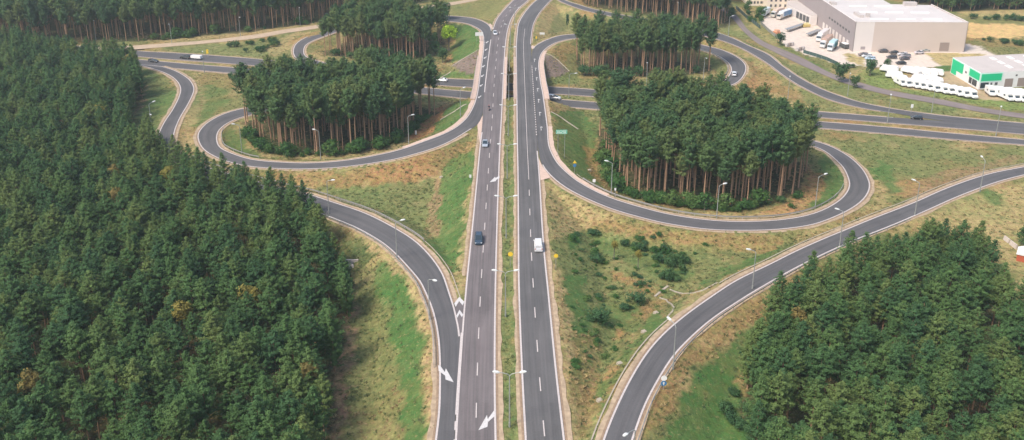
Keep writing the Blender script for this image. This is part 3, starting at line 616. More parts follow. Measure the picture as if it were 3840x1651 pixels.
for px, py, lab in [(2460,1175,'pale square drain cover in grass below the headwall'), (2415,1247,'pale square drain cover, second above the frame bottom row by the right ramp gutter'),
                    (2324,1366,'pale square drain cover halfway down the lower right ramp gutter'), (2249,1505,'pale square drain cover nearest the bottom edge by the right ramp'),
                    (1655,666,'pale concrete drain box at the corner of the left triangular meadow'), (2210,640,'pale stone block on the green bank inside the lower right loop')]:
    p = G(px, py); m = MB(); m.box(-.5, .5, -.5, .5, -.3, .3, .06, .06); m.box(-.3, .3, -.3, .3, .302, .36, .04, .04); o = m.build('drain_cover', M['conc_old']); o.location = p; o.rotation_euler.z = .5; tag(o, lab, 'drain cover')
p = G(1320, 990); b = empty('culvert_outlet', p, label='concrete pipe outlet with stones at the edge of the left forest', cat='culvert')
m = MB(); m.box(-1.6, 1.6, -.2, .2, -.5, 1.0); m.build('headwall', M['conc'], b); m = MB(); m.cyl((0, -.35, .3), .45, .4, 'y', 12); m.build('pipe', M['darkconc'], b)
m = MB()
for k in range(9): x, y = random.uniform(-1.5, 1.8), random.uniform(-2.2, -.6); s = random.uniform(.2, .45); m.box(x - s, x + s, y - s, y + s, -.3, s, s * .5, s * .5)
m.build('stone_apron', M['conc'], b)

# ------------------------------------------------------------ street lamps
def lamp_head(parent, at, az):
    m = MB(); m.loft([[(-.10, 0, .02), (.10, 0, .02), (.10, 0, -.08), (-.10, 0, -.08)], [(-.26, .35, .10), (.26, .35, .10), (.26, .35, -.10), (-.26, .35, -.10)],
                      [(-.24, .95, .08), (.24, .95, .08), (.24, .95, -.08), (-.24, .95, -.08)], [(-.10, 1.2, .0), (.10, 1.2, .0), (.10, 1.2, -.05), (-.10, 1.2, -.05)]])
    o = m.build('lamp_head', M['head'], parent); o.location = at; o.rotation_euler = (.12, 0, az); return o
def street_lamp(base, hgt, heads, label, group=None, rp=.13, onroad=None):
    b = empty('street_lamp', base, label=label, cat='street lamp', group=group)
    m = MB(); m.tube([(0, 0, -.3), (0, 0, .9)], rp * 1.35, 8); m.build('base', M['pole'], b)
    m = MB(); m.tube([(0, 0, .9), (0, 0, hgt - .4)], [rp, rp * .62], 8); m.build('pole', M['pole'], b)
    for dx, dy in heads:
        L = math.hypot(dx, dy); ux, uy = dx / L, dy / L; az = math.atan2(-ux, uy)
        m = MB(); m.tube([(0, 0, hgt - .4), (ux * .3, uy * .3, hgt - .05), (ux * .9, uy * .9, hgt + .12), (ux * max(L - .9, 1), uy * max(L - .9, 1), hgt + .25)], rp * .55, 6); m.build('arm', M['pole'], b)
        lamp_head(b, (ux * max(L - .95, .95), uy * max(L - .95, .95), hgt + .26), az)
    return b
# double-arm lamps in the median
med = [(1911,1600,1403),(1896,1185,1020),(1898,892,740),(1902,668,545),(1906,507,398),(1908,374,284),(1910,265,191),(1914,172,117),(1930,103,52)]
ordn = ['nearest the bottom edge', 'second from the bottom edge', 'third from the bottom edge', 'fourth from the bottom edge', 'just below the bridge gap', 'standing over the near end of the bridge gap', 'standing at the far end of the bridge gap', 'just beyond the bridge beside the white car', 'where the carriageways start to bend away']
for (x, yb, yt), nm in zip(med, ordn):
    base = P(x, yb, -.15); h = min(11.5, max(9.5, height_at(base, yt)))
    street_lamp(base, h, [(-2.6, .15), (2.6, .15)], 'double-arm grey street lamp in the median ' + nm, 'double-arm street lamps in the median')
single = [  # base x, y, head x, y, label
    (1489,972,1516,829,'on the left ramp standing against the asphalt above the bend'), (1611,1200,1635,1059,'on the left ramp with its head over the asphalt beside the gore'),
    (1234,803,1253,680,'half hidden by the left forest with its head over the meadow'), (1533,541,1538,433,'on the inner side of the left loop near the orange soil path'),
    (1203,597,1188,491,'in front of the middle of the left pine island'), (908,574,871,469,'inside the tight left end of the left loop'),
    (573,528,588,462,'on the left side of the far left ramp, lower one'), (571,489,581,383,'on the left side of the far left ramp, upper one'),
    (1727,436,1744,331,'on the green bank just left of the bridge'), (2292,731,2277,607,'at the left front corner of the large pine island'),
    (2687,820,2702,691,'in front of the middle of the large pine island'), (3056,783,3101,655,'at the right end of the large pine island'),
    (3148,925,3138,788,'on the lower right ramp with its head over the big loop'), (3430,808,3426,679,'on the lower right ramp in front of the brown meadow patch'),
    (3674,721,3674,585,'on the lower right ramp nearest the right edge'), (2821,1086,2808,940,'on the lower right ramp just left of the right forest'),
    (2524,1388,2504,1197,'on the outside of the lower right ramp near the drain hook'), (2372,1800,2340,1641,'at the bottom edge with only its head over the ramp'),
    (2637,300,2657,231,'inside the small upper right loop'), (2731,136,2734,62,'at the top beside the corner of the upper right pines'),
    (2954,372,2959,323,'on the dry bank between the small loop and lower road'), (3178,360,3188,297,'beside the two round trees at the service road'),
    (3493,422,3498,377,'between the service road and the lower road, below the caravans'), (3734,511,3759,382,'in the median of the lower road at far right'),
    (3327,462,3342,347,'in the median of the lower road near the black car'), (645,164,633,94,'by the gravel road at the left end'), (902,136,901,69,'by the gravel road in front of the back pines'),
    (1126,97,1124,35,'by the gravel road just left of the upper pine island'), (767,273,767,213,'between the lower road and left ramp junction'), (2133,367,2168,278,'leaning over the lower road right of the bridge'),
    (2541,75,2540,18,'in front of the far pines at top'), (360,150,365,95,'head showing above the left forest edge'), (2424,318,2424,248,'rising out of the gap between the two right pine islands')]
for bx, by, hx, hy, nm in single:
    base = G(bx, by); h = 9.6
    hp = P(hx, hy, base.z + h); d = hp - base; d = Vector((d.x, d.y)); 
    if d.length < 1.5: d = Vector((1.8 if hx >= bx else -1.8, .4))
    d = d.normalized() * min(2.9, max(2.0, d.length))
    street_lamp(base, h, [(d.x, d.y)], 'grey street lamp ' + nm, 'single-arm street lamps along the ramps')

# ------------------------------------------------------------ road signs
def sign_posts(b, xs, h, r=.05):
    for x in xs: m = MB(); m.tube([(x, 0, -.3), (x, 0, h)], r, 6); m.build('post', M['steel'], b)
def text_obj(b, body, size, loc, mat):
    cu = bpy.data.curves.new('lettering', 'FONT'); cu.body = body; cu.size = size; cu.align_x = 'CENTER'; cu.align_y = 'CENTER'; cu.extrude = .005
    o = bpy.data.objects.new('lettering', cu); COL.objects.link(o); o.parent = b; o.location = loc; o.rotation_euler = (R(90), 0, 0); cu.materials.append(M[mat]); return o
def panel_sign(px, py, topy, wm, hm, mat, label, name='road_sign', backed=False, posts=2, az=0):
    base = G(px, py); h = height_at(base, topy); b = empty(name, base, az, label, 'road sign')
    xs = (-wm * .3, wm * .3) if posts == 2 else (0,)
    sign_posts(b, xs, h - .05, .07)
    m = MB(); m.box(-wm / 2, wm / 2, -.12, -.072, h - hm, h); m.build('panel', M[mat], b)
    if backed:
        m = MB(); m.box(-wm / 2 + .12, wm / 2 - .12, -.126, -.121, h - hm + .12, h - hm + .2); m.box(-wm / 2 + .12, wm / 2 - .12, -.126, -.121, h - .2, h - .12)
        m.box(-wm * .42, -wm * .12, -.126, -.121, h - hm * .42, h - hm * .32); m.box(wm * .0, wm * .4, -.126, -.121, h - hm * .42, h - hm * .32)
        m.box(-wm * .42, wm * .05, -.126, -.121, h - hm * .72, h - hm * .6); m.box(wm * .15, wm * .4, -.126, -.121, h - hm * .72, h - hm * .6)
        m.build('lettering', M['signwhite'], b)
    return b
panel_sign(2104, 590, 487, 3.4, 1.3, 'signgreen', 'mint green and white direction sign on two posts right of the bridge', backed=True)
panel_sign(1797, 156, 121, 3.6, 1.7, 'signwhite', 'pale rectangular sign board on two posts seen from behind, left of the far carriageway', az=.15)
panel_sign(2033, 140, 122, 2.3, 1.0, 'signwhite', 'small white rectangular sign at the start of the upper right turn')
panel_sign(2011, 158, 136, .6, 1.2, 'yellow', 'small yellow marker board at the upper right gore', posts=1)
panel_sign(780, 216, 186, .9, 1.9, 'yellow', 'yellow board by the lower road left of the low shrubs', posts=1)
panel_sign(3416, 425, 391, .9, 1.4, 'signwhite', 'small pale sign on a post between the service road and the lower road', posts=1)
panel_sign(2227, 705, 672, .8, .9, 'signwhite', 'small pale square sign on the green bank inside the big loop', posts=1)
panel_sign(2306, 740, 705, .5, .7, 'signwhite', 'small pale sign right beside the lamp at the pine island corner', posts=1)
panel_sign(1560, 506, 490, .6, 1.4, 'signwhite', 'small white marker on the orange path inside the left loop', posts=1)
panel_sign(1764, 676, 655, .6, .9, 'signwhite', 'small pale sign on the left verge beside the white arrow', posts=1)
def disc_sign(px, py, topy, specs, label, az=0, dz=None):
    base = G(px, py) if dz is None else P(px, py, dz); h = height_at(base, topy); b = empty('road_sign', base, az, label, 'road sign'); sign_posts(b, (0,), h - .05)
    for shape, r, zc, mat, nm in specs:
        m = MB(); n = {'disc': 20, 'tri': 3, 'sq': 4}[shape]; zz = h - zc
        pts = [(r * math.sin(2 * math.pi * k / n + (math.pi / 4 if shape == 'sq' and nm == 'flat' else 0)), zz + r * math.cos(2 * math.pi * k / n + (math.pi / 4 if shape == 'sq' and nm == 'flat' else 0))) for k in range(n)]
        y0 = -.09 - .012 * len(b.children) * .3
        m.loft([[(x, y0, z) for x, z in pts], [(x, y0 - .025, z) for x, z in pts]]); m.build({'flat': 'plate'}.get(nm, nm), M[mat], b)
    return b
disc_sign(1914, 1000, 944, [('disc', .56, .6, 'yellow', 'plate')], 'round yellow sign on a post in the grass median', dz=-.2)
disc_sign(2084, 1005, 951, [('disc', .5, .55, 'yellow', 'plate')], 'round yellow sign on a post on the right verge of the right carriageway', dz=-.2)
disc_sign(2154, 655, 601, [('tri', .6, .6, 'yellow', 'warning_plate'), ('disc', .5, 1.6, 'signblue', 'mandatory_plate')], 'yellow triangle over a small blue disc on one post inside the big loop')
b = disc_sign(2487, 1462, 1408, [('disc', .55, .55, 'signwhite', 'upper_plate'), ('disc', .55, 1.65, 'signblue', 'mandatory_plate')], 'white disc above a blue arrow disc on one post outside the lower right ramp')
h = [c for c in b.children if c.name.startswith('mandatory')][0]
zc = sum(v.co.z for v in h.data.vertices) / len(h.data.vertices)
m = MB(); m.add([(-.08, -.15, zc - .35), (.08, -.15, zc - .35), (.08, -.15, zc + .05), (.25, -.15, zc + .05), (0, -.15, zc + .38), (-.25, -.15, zc + .05), (-.08, -.15, zc + .05)], [(0, 1, 2, 3, 4, 5, 6)]); m.build('arrow', M['signwhite'], b)

# ------------------------------------------------------------ vehicles (forward = +Y)
def wheels(b, xs, ys, r=.33, wd=.22):
    for y in ys:
        for x in xs:
            m = MB(); m.cyl((0, 0, 0), r, wd, 'x', 14); o = m.build('wheel', M['tyre'], b); o.location = (x, y, r)
            m = MB(); m.cyl((0, 0, 0), r * .55, wd + .02, 'x', 10); m.build('rim', M['steel'], o)
PAINT = {}
def paintmat(col, metal=.3):
    k = tuple(col)
    if k not in PAINT: PAINT[k] = newmat('car paint', col, .32, metal, spec=.5, coat=.5)
    return PAINT[k]
def make_car(loc, rz, col, label, cat='car', L=4.4, W=1.8, Hh=1.46, kind='hatch', group=None, z=0.0, name='car'):
    b = empty(name, Vector(loc) + Vector((0, 0, z)), rz, label, cat, group); pm = paintmat(col); w = W / 2
    prof = {'hatch': (.50, .30, -.12, -.42, -.49), 'sedan': (.50, .26, -.10, -.28, -.38), 'suv': (.50, .28, -.05, -.46, -.49), 'van': (.50, .36, .24, -.485, -.495)}[kind]
    belt = .62 * Hh if kind != 'van' else .6 * Hh; nose = .50 * Hh
    yf, ywb, yrf, yrr, yrb = [p * L for p in prof]   # nose, windscreen base, roof front, roof rear, rear glass base
    def ring(y, wl, z0, z1, wt=None):
        wt = wt or wl; return [(-wl, y, z0 + .12), (-wl * .94, y, z0), (wl * .94, y, z0), (wl, y, z0 + .12), (wl, y, z1 - .12), (wt * .9, y, z1), (-wt * .9, y, z1), (-wl, y, z1 - .12)]
    m = MB()
    m.loft([ring(L / 2, w * .72, .32, nose * .86), ring(L / 2 - .12, w * .9, .24, nose), ring(L / 2 - .7, w, .22, nose * 1.12), ring(ywb, w, .22, belt), ring(0, w, .22, belt * 1.02), ring(yrb + .2, w, .22, belt * 1.03), ring(-L / 2 + .15, w * .96, .25, belt * .98), ring(-L / 2, w * .86, .34, belt * .8)])
    # roof and pillars
    m.box(-w * .74, w * .74, yrr, yrf, Hh - .07, Hh, .06, .1)
    for s in (-1, 1):
        m.tube([(s * w * .86, ywb, belt), (s * w * .72, yrf, Hh - .03)], .045, 4); m.tube([(s * w * .72, yrr, Hh - .03), (s * w * .84, yrb, belt)], .06, 4); m.tube([(s * w * .87, (yrf + yrr) / 2, belt), (s * w * .75, (yrf + yrr) / 2, Hh - .03)], .05, 4)
    m.build('body', pm, b, smooth=False)
    m = MB(); m.add([(-w * .82, ywb - .02, belt + .02), (w * .82, ywb - .02, belt + .02), (w * .68, yrf + .03, Hh - .06), (-w * .68, yrf + .03, Hh - .06), (-w * .78, ywb - .3, belt + .02), (w * .78, ywb - .3, belt + .02)], [(0, 1, 2, 3), (0, 4, 5, 1), (3, 2, 5, 4)]); m.build('windscreen', M['glass'] if kind != 'van' else M['glass'], b)
    rm = MB(); rm.add([(-w * .8, yrb + .03, belt + .02), (w * .8, yrb + .03, belt + .02), (w * .68, yrr - .01, Hh - .06), (-w * .68, yrr - .01, Hh - .06)], [(3, 2, 1, 0)]); rm.build('rear_window', M['glass'] if kind != 'van' else pm, b)
    for s in (-1, 1):
        sm = MB(); sm.add([(s * w * .86, ywb - .05, belt), (s * w * .86, yrb + .05, belt), (s * w * .71, yrr, Hh - .05), (s * w * .71, yrf, Hh - .05)], [(0, 1, 2, 3)]); sm.build('side_window', M['glass'] if kind != 'van' else pm, b)
        hm = MB(); hm.box(s * w * .68 - .17, s * w * .68 + .17, L / 2 - .16, L / 2 - .02, nose * .78, nose * .97, .02, .04); hm.build('headlight', M['lampglass'], b)
        tm = MB(); tm.box(s * w * .78 - .1, s * w * .78 + .1, -L / 2 - .01, -L / 2 + .1, belt * .72, belt * .93); tm.build('taillight', M['red'], b)
        mm = MB(); mm.box(s * (w + .12) - .09, s * (w + .12) + .09, ywb - .35, ywb - .22, belt, belt + .14); mm.build('wing_mirror', pm, b)
    wheels(b, (-w + .1, w - .1), (L * .31, -L * .31))
    return b
def heading(p, q): d = q - p; return math.atan2(-d.x, d.y)
def on(px, py, z=0.0): return P(px, py, z)
hLC = heading(P(1790, 700), P(1775, 1000)); hRC = heading(P(2010, 1100), P(1985, 700))
hCR = heading(P(700, 233, -6.3), P(1600, 310, -6.3)); hCR2 = heading(P(2060, 365, -6.3), P(3100, 460, -6.3))
make_car(on(1795, 905), hLC, (.045, .075, .11), 'dark blue estate car driving towards the camera on the left carriageway', L=4.7, W=1.9, Hh=1.6, kind='suv')
make_car(on(1819, 545), hLC, (.42, .46, .50), 'silver car driving towards the camera above the white road arrow', kind='sedan', L=4.6)
make_car(on(1857, 129), hLC + .1, (.78, .77, .76), 'small white car at the top of the left carriageway near the merge', L=4.2)
v = make_car(on(2019, 930), hRC, (.82, .81, .80), 'white delivery van driving away on the right carriageway', 'van', L=5.0, W=1.98, Hh=2.0, kind='van', name='van')
make_car(on(576, 233, -6.3), hCR, (.03, .035, .045), 'dark car with pale roof at the far left end of the lower road', L=4.5)
make_car(on(697, 220, -6.3), hCR + math.pi, (.03, .035, .04), 'dark pickup towing a white trailer on the far lower road', L=5.2, W=1.9, Hh=1.7, kind='suv')
t = empty('trailer', on(738, 222, -6.3), hCR + math.pi, 'long white trailer behind the dark pickup on the lower road', 'trailer')
m = MB(); m.box(-1, 1, -2.6, 2.6, .6, 1.7, .05, .15); m.build('trailer_body', M['white'], t); m = MB(); m.tube([(0, 3, .5), (0, 4.2, .5)], .06, 6); m.build('drawbar', M['steel'], t); wheels(t, (-.95, .95), (-.4, .4))
make_car(on(1658, 305, -6.3), hCR + math.pi, (.75, .75, .74), 'white car on the lower road just left of the bridge', L=4.5, kind='sedan')
make_car(on(2078, 372, -6.3), hCR2, (.80, .79, .77), 'white estate car coming out from under the bridge on the right', L=5.2, W=2.0, Hh=1.75, kind='suv')
make_car(on(2753, 281, -5), heading(P(2765, 300, -5), P(2770, 240, -5)), (.78, .78, .78), 'white car rounding the small upper right loop', L=4.6, W=1.9, Hh=1.6, kind='suv')
make_car(on(3436, 447, -6.3), hCR2 + math.pi, (.012, .012, .014), 'small black car alone on the lower road at right', L=4.0)
# motorcycle with rider
b = empty('motorcycle', on(1834, 413), hLC, 'motorcycle with a dark clad rider between the silver car and bridge', 'motorcycle')
for y in (.75, -.7):
    m = MB(); m.cyl((0, 0, 0), .32, .14, 'x', 14); o = m.build('wheel', M['tyre'], b); o.location = (0, y, .32)
m = MB(); m.loft([[(-.12, .7, .6), (.12, .7, .6), (.1, .7, .8), (-.1, .7, .8)], [(-.18, .2, .35), (.18, .2, .35), (.17, .2, .95), (-.17, .2, .95)], [(-.15, -.4, .4), (.15, -.4, .4), (.12, -.4, .8), (-.12, -.4, .8)], [(-.08, -.85, .7), (.08, -.85, .7), (.06, -.85, .85), (-.06, -.85, .85)]]); m.build('frame', paintmat((.25, .04, .03)), b)
m = MB(); m.tube([(-.35, .45, 1.02), (-.12, .62, .98), (.12, .62, .98), (.35, .45, 1.02)], .025, 5); m.build('handlebar', M['steel'], b)
m = MB(); m.box(-.09, .09, .78, .84, .72, .9); m.build('headlight', M['lampglass'], b)
def person(loc, rz, label):
    vs = [(0, 0, 0), (0, .02, .25), (0, .12, .48), (0, .14, .62), (0, .17, .74), (-.16, -.02, 0), (.16, -.02, 0), (-.22, .38, .02), (.22, .38, .02), (-.23, .22, -.42), (.23, .22, -.42), (-.22, .13, .45), (.22, .13, .45), (-.32, .30, .25), (.32, .30, .25), (-.33, .5, .2), (.33, .5, .2), (-.23, .36, -.45), (.23, .36, -.45)]
    ed = [(0, 1), (1, 2), (2, 3), (3, 4), (0, 5), (0, 6), (5, 7), (6, 8), (7, 9), (8, 10), (2, 11), (2, 12), (11, 13), (12, 14), (13, 15), (14, 16), (9, 17), (10, 18)]
    rad = [.17, .16, .19, .08, .14, .12, .12, .09, .09, .06, .06, .08, .08, .06, .06, .045, .045, .05, .05]
    me = bpy.data.meshes.new('person'); me.from_pydata(vs, ed, []); o = bpy.data.objects.new('person', me); COL.objects.link(o)
    me.materials.append(newmat('rider clothes', (.05, .05, .06), .8))
    sk = o.modifiers.new('skin', 'SKIN'); sk.use_smooth_shade = True; o.modifiers.new('sub', 'SUBSURF').levels = 1
    for v, r_ in zip(me.skin_vertices[0].data, rad): v.radius = (r_, r_)
    me.skin_vertices[0].data[0].use_root = True
    o.location = loc; o.rotation_euler.z = rz; tag(o, label, 'person')
    h = MB(); h.loft([[(.13 * math.cos(a) * s, .17 + .15 * math.sin(a) * s, .74 + zz) for a in [k * math.pi / 5 for k in range(10)]] for s, zz in ((.5, -.12), (.95, -.04), (1, .06), (.8, .15), (.3, .2))]); h.build('helmet', newmat('helmet', (.5, .12, .10), .3), o)
    return o
rp = b.location + Matrix.Rotation(hLC, 3, 'Z') @ Vector((0, -.25, .95)); person(rp, hLC, 'person in dark clothes and reddish helmet riding the motorcycle')
# ------------------------------------------------------------ commercial area
ZG = -6.35
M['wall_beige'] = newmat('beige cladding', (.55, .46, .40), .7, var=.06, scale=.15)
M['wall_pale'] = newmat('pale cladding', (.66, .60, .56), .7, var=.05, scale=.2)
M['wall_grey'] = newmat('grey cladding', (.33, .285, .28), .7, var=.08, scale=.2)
M['roofm'] = newmat('roof membrane', (.54, .50, .475), .8, var=.16, scale=.12)
M['roofgrey'] = newmat('grey roof', (.48, .43, .40), .8, var=.12, scale=.2)
M['skyl'] = newmat('skylight', (.78, .76, .74), .4)
M['darkbay'] = newmat('dark door', (.10, .10, .10), .6)
M['brownm'] = newmat('brown shutter', (.30, .24, .21), .6, var=.1)
M['greenp'] = newmat('green panel', (.012, .50, .22), .5, var=.04, scale=.3)
M['greenf'] = newmat('pale green frame', (.55, .80, .68), .5)
M['cream'] = newmat('cream render', (.74, .64, .53), .8, var=.06, scale=.4)
def V2(a): return Vector((a.x, a.y, 0))
def facade(o, du, h, items, parent, thick=.08):     # items: (kind, t0, t1, z0, z1, mat); o = start, du = vector along the wall
    L = du.length; u = du.normalized(); n = Vector((u.y, -u.x, 0))
    for nm, t0, t1, z0, z1, mat in items:
        a = o + u * t0; c = o + u * t1; m = MB()
        q = lambda p, z, k: (p.x + n.x * k, p.y + n.y * k, z)
        m.add([q(a, z0, .01), q(c, z0, .01), q(c, z1, .01), q(a, z1, .01), q(a, z0, thick), q(c, z0, thick), q(c, z1, thick), q(a, z1, thick)], [(0, 1, 2, 3)[::-1], (4, 5, 6, 7), (0, 1, 5, 4), (1, 2, 6, 5), (2, 3, 7, 6), (3, 0, 4, 7)])
        m.build(nm, M[mat], parent)
# big warehouse
A = P(3197, 192, ZG); hW = height_at(A, 83); zt = ZG + hW
At = P(3210, 83, zt); Bt = P(3633, 85, zt); Ft = P(3066, 5, zt); A.x, A.y = At.x, At.y
u = V2(Bt - At); v = V2(Ft - At).normalized(); uu = u.normalized(); v = Vector((-uu.y, uu.x, 0)); Lu = u.length
dR = V2(P(3485, 17, zt) - Bt).dot(v)
b = empty('warehouse', (A.x, A.y, ZG), label='huge pale flat-roofed warehouse with beige front and grey side wall at top right', cat='warehouse'); o0 = Vector((0, 0, 0))
def quadwall(name, p, q, z0, z1, mat, parent=b, t=.3):
    n = Vector((q - p)).normalized(); n = Vector((n.y, -n.x, 0)) * t
    m = MB(); m.prism([(p.x, p.y), (q.x, q.y), (q.x - n.x, q.y - n.y), (p.x - n.x, p.y - n.y)], z0, z1); return m.build(name, M[mat], parent)
f17 = .17 * Lu
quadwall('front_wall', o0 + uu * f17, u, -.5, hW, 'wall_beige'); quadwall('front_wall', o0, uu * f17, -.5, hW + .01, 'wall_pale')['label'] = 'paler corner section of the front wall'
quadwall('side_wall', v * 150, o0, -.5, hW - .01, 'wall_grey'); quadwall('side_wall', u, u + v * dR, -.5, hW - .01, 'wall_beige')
m = MB(); m.prism([(x.x, x.y) for x in (o0 + uu * .2 + v * .2, u - uu * .2 + v * .2, u + v * dR - uu * .2, uu * (Lu * .62) + v * (dR + 2), uu * (Lu * .62) + v * 150, v * 150 + uu * .2)], hW - .7, hW - .35); roof = m.build('roof', M['roofm'], b)
for p, q in ((o0, u), (v * 150, o0), (u, u + v * dR)): 
    n = (q - p).normalized(); nn = Vector((n.y, -n.x, 0)); m = MB(); m.prism([((p + nn * .06).x, (p + nn * .06).y), ((q + nn * .06).x, (q + nn * .06).y), ((q - nn * .45).x, (q - nn * .45).y), ((p - nn * .45).x, (p - nn * .45).y)], hW + .012, hW + .16); m.build('parapet', M['wall_pale'], b)
for i in range(3):
    for j in range(0, 6, 2):
        c = uu * (Lu * (.26 + .24 * i)) + v * (7 + 7 * j)
        if c.dot(v) > dR - 4 and i == 2: continue
        m = MB(); e = [c + uu * a + v * d for a, d in ((-4.2, -.6), (4.2, -.6), (4.2, .6), (-4.2, .6))]; m.prism([(x.x, x.y) for x in e], hW - .35, hW + .1); m.build('skylight', M['skyl'], roof)
for tx, dv, sx, sy, sz in ((.42, 55, 4, 2, 1.8), (.78, dR - 1, 3, 1.4, 1.4), (.12, 14, 1, 4, .9), (.19, 12, .8, .8, 1.5), (.3, 52, 1.5, 1.5, 1.6), (.05, 40, 1.2, 2, 1.0)):
    c = uu * (Lu * tx) + v * dv; m = MB(); e = [c + uu * a + v * d for a, d in ((-sx, -sy), (sx, -sy), (sx, sy), (-sx, sy))]; m.prism([(x.x, x.y) for x in e], hW - .35, hW + sz); m.build('roof_vent', M['roofgrey'], roof)
facade(v * 150, v * -150, hW, [('window', 150 - y - 2.0, 150 - y, 7.0, 8.0, 'darkbay') for y in (6, 10, 14, 18, 22, 26, 30, 34)] + [('dock_door', 150 - y - 2.8, 150 - y, .2, 3.4, 'wall_pale') for y in (6, 11, 16, 21, 26, 31, 36, 41)], b)
facade(o0, u, hW, [('gate', Lu * .775, Lu * .775 + 4.3, .3, 4.3, 'brownm'), ('window', Lu * .07, Lu * .11, .8, 2.2, 'wall_grey')], b)
# low annexe with loading bays
b2p = [P(*q, ZG) for q in ((2950, 50), (3037, 93), (3062, 93), (3040, -30), (2935, -30))]; c0 = b2p[0]
b2 = empty('loading_annexe', c0, label='low grey-roofed annexe with open dark loading bays left of the warehouse', cat='building')
m = MB(); m.prism([(p.x - c0.x, p.y - c0.y) for p in b2p], -.3, 4.6); m.build('wall', M['wall_pale'], b2)
m = MB(); cc = sum((V2(p - c0) for p in b2p), Vector()) / 5; m.prism([(((V2(p - c0) - cc) * .985 + cc).x, ((V2(p - c0) - cc) * .985 + cc).y) for p in b2p], 4.602, 4.9); m.build('roof', M['roofgrey'], b2)
d = V2(b2p[1] - b2p[0]); facade(o0, d, 4.6, [('loading_bay', d.length * (.42 + .14 * k), d.length * (.42 + .14 * k) + 2.9, .3, 3.6, 'darkbay') for k in range(4)], b2, .15)
# cream office blocks
def office(px0, px1, py, h, label, rows, dep=16):
    a, c = P(px0, py, ZG), P(px1, py, ZG); b = empty('office_building', a, label=label, cat='building'); L = (c - a).length
    m = MB(); m.box(0, L, 0, dep, -.3, h); m.build('wall', M['cream'], b); m = MB(); m.box(-.2, L + .2, -.2, dep + .2, h + .002, h + .35); m.build('roof', M['roofgrey'], b)
    facade(o0, Vector((L, 0, 0)), h, [('window', L * x, L * x + 1.1, z, z + 1.4, 'darkbay') for z in rows for x in (.12, .32, .52, .74, .88)], b)
office(2876, 2962, 34, 11, 'cream multi-storey office block with small dark windows cut by the top edge', (1.2, 4.2, 7.2))
office(2806, 2866, 22, 7, 'lower cream building left of the office block at the top edge', (1.2, 4.2))
# green fronted hall
K = P(3674, 334, ZG); hG = height_at(K, 275); zt = ZG + hG; Kt = P(3679, 275, zt); K.x, K.y = Kt.x, Kt.y
Lt = P(3573, 216, zt); du = V2(Kt - Lt); Rt = P(3763, 270.5, zt); dr = V2(Rt - Kt); drn = dr.normalized() * 46
b = empty('showroom', K, label='low hall with bright green facade panels and white walls at the right edge', cat='building')
m = MB(); fp = [o0, drn, drn - du, -du]; m.prism([(p.x, p.y) for p in fp], -.3, hG); m.build('wall', M['white'], b)
cc = (drn - du) / 2; m = MB(); m.prism([(((p - cc) * .985 + cc).x, ((p - cc) * .985 + cc).y) for p in fp], hG + .002, hG + .12); roof = m.build('roof', M['roofgrey'], b)
for i in range(3):
    for j in range(3):
        c = drn.normalized() * (16 + 8 * i) - du.normalized() * (6 + 6 * j); a = drn.normalized(); e = -du.normalized()
        m = MB(); m.prism([((c + a * x + e * y).x, (c + a * x + e * y).y) for x, y in ((-.9, -2), (.9, -2), (.9, 2), (-.9, 2))][::1], hG + .12, hG + .35); m.build('skylight', M['skyl'], roof)
Ld = du.length
facade(-du, du, hG, [('green_panel', .4, Ld * .42, hG * .32, hG - .4, 'greenp'), ('green_panel', .4, Ld * .2, .1, hG * .315, 'greenp'), ('green_panel', Ld * .64, Ld - .4, hG * .5, hG - .4, 'greenp'),
                     ('panel_frame', .1, Ld * .45, hG - .38, hG + .05, 'greenf'), ('panel_frame', Ld * .6, Ld, hG - .38, hG + .05, 'greenf'), ('panel_frame', Ld * .6, Ld, hG * .44, hG * .49, 'greenf'), ('panel_frame', Ld * .6, Ld * .63, hG * .5, hG - .4, 'greenf'),
                     ('shop_window', Ld * .66, Ld * .75, .3, hG * .42, 'glass'), ('shop_window', Ld * .77, Ld * .92, .3, hG * .42, 'glass'), ('window', Ld * .5, Ld * .55, hG * .5, hG * .62, 'darkbay')], b)
Lr = dr.length; facade(o0, drn, hG, [('green_panel', .5, Lr - .4, hG * .48, hG - .5, 'greenp'), ('panel_frame', 0, Lr, hG - .48, hG + .06, 'greenf'), ('panel_frame', 0, Lr, hG * .42, hG * .47, 'greenf'), ('panel_frame', 0, .45, hG * .48, hG - .5, 'greenf'), ('panel_frame', Lr - .38, Lr, hG * .48, hG - .5, 'greenf'),
                       ('shop_window', .6, Lr * .42, .3, hG * .38, 'glass'), ('window', Lr * .5, Lr * .58, hG * .2, hG * .36, 'darkbay'), ('window', Lr * .7, Lr * .82, hG * .2, hG * .36, 'darkbay'),
                       ('garage_door', Lr + 1.4, Lr + 5, .2, hG * .56, 'brownm'), ('garage_door', Lr + 7.2, Lr + 11, .2, hG * .56, 'brownm'), ('window', Lr + 5.8, Lr + 6.6, hG * .7, hG * .8, 'darkbay'), ('garage_door', Lr + 13, Lr + 17, .2, hG * .56, 'brownm')], b)
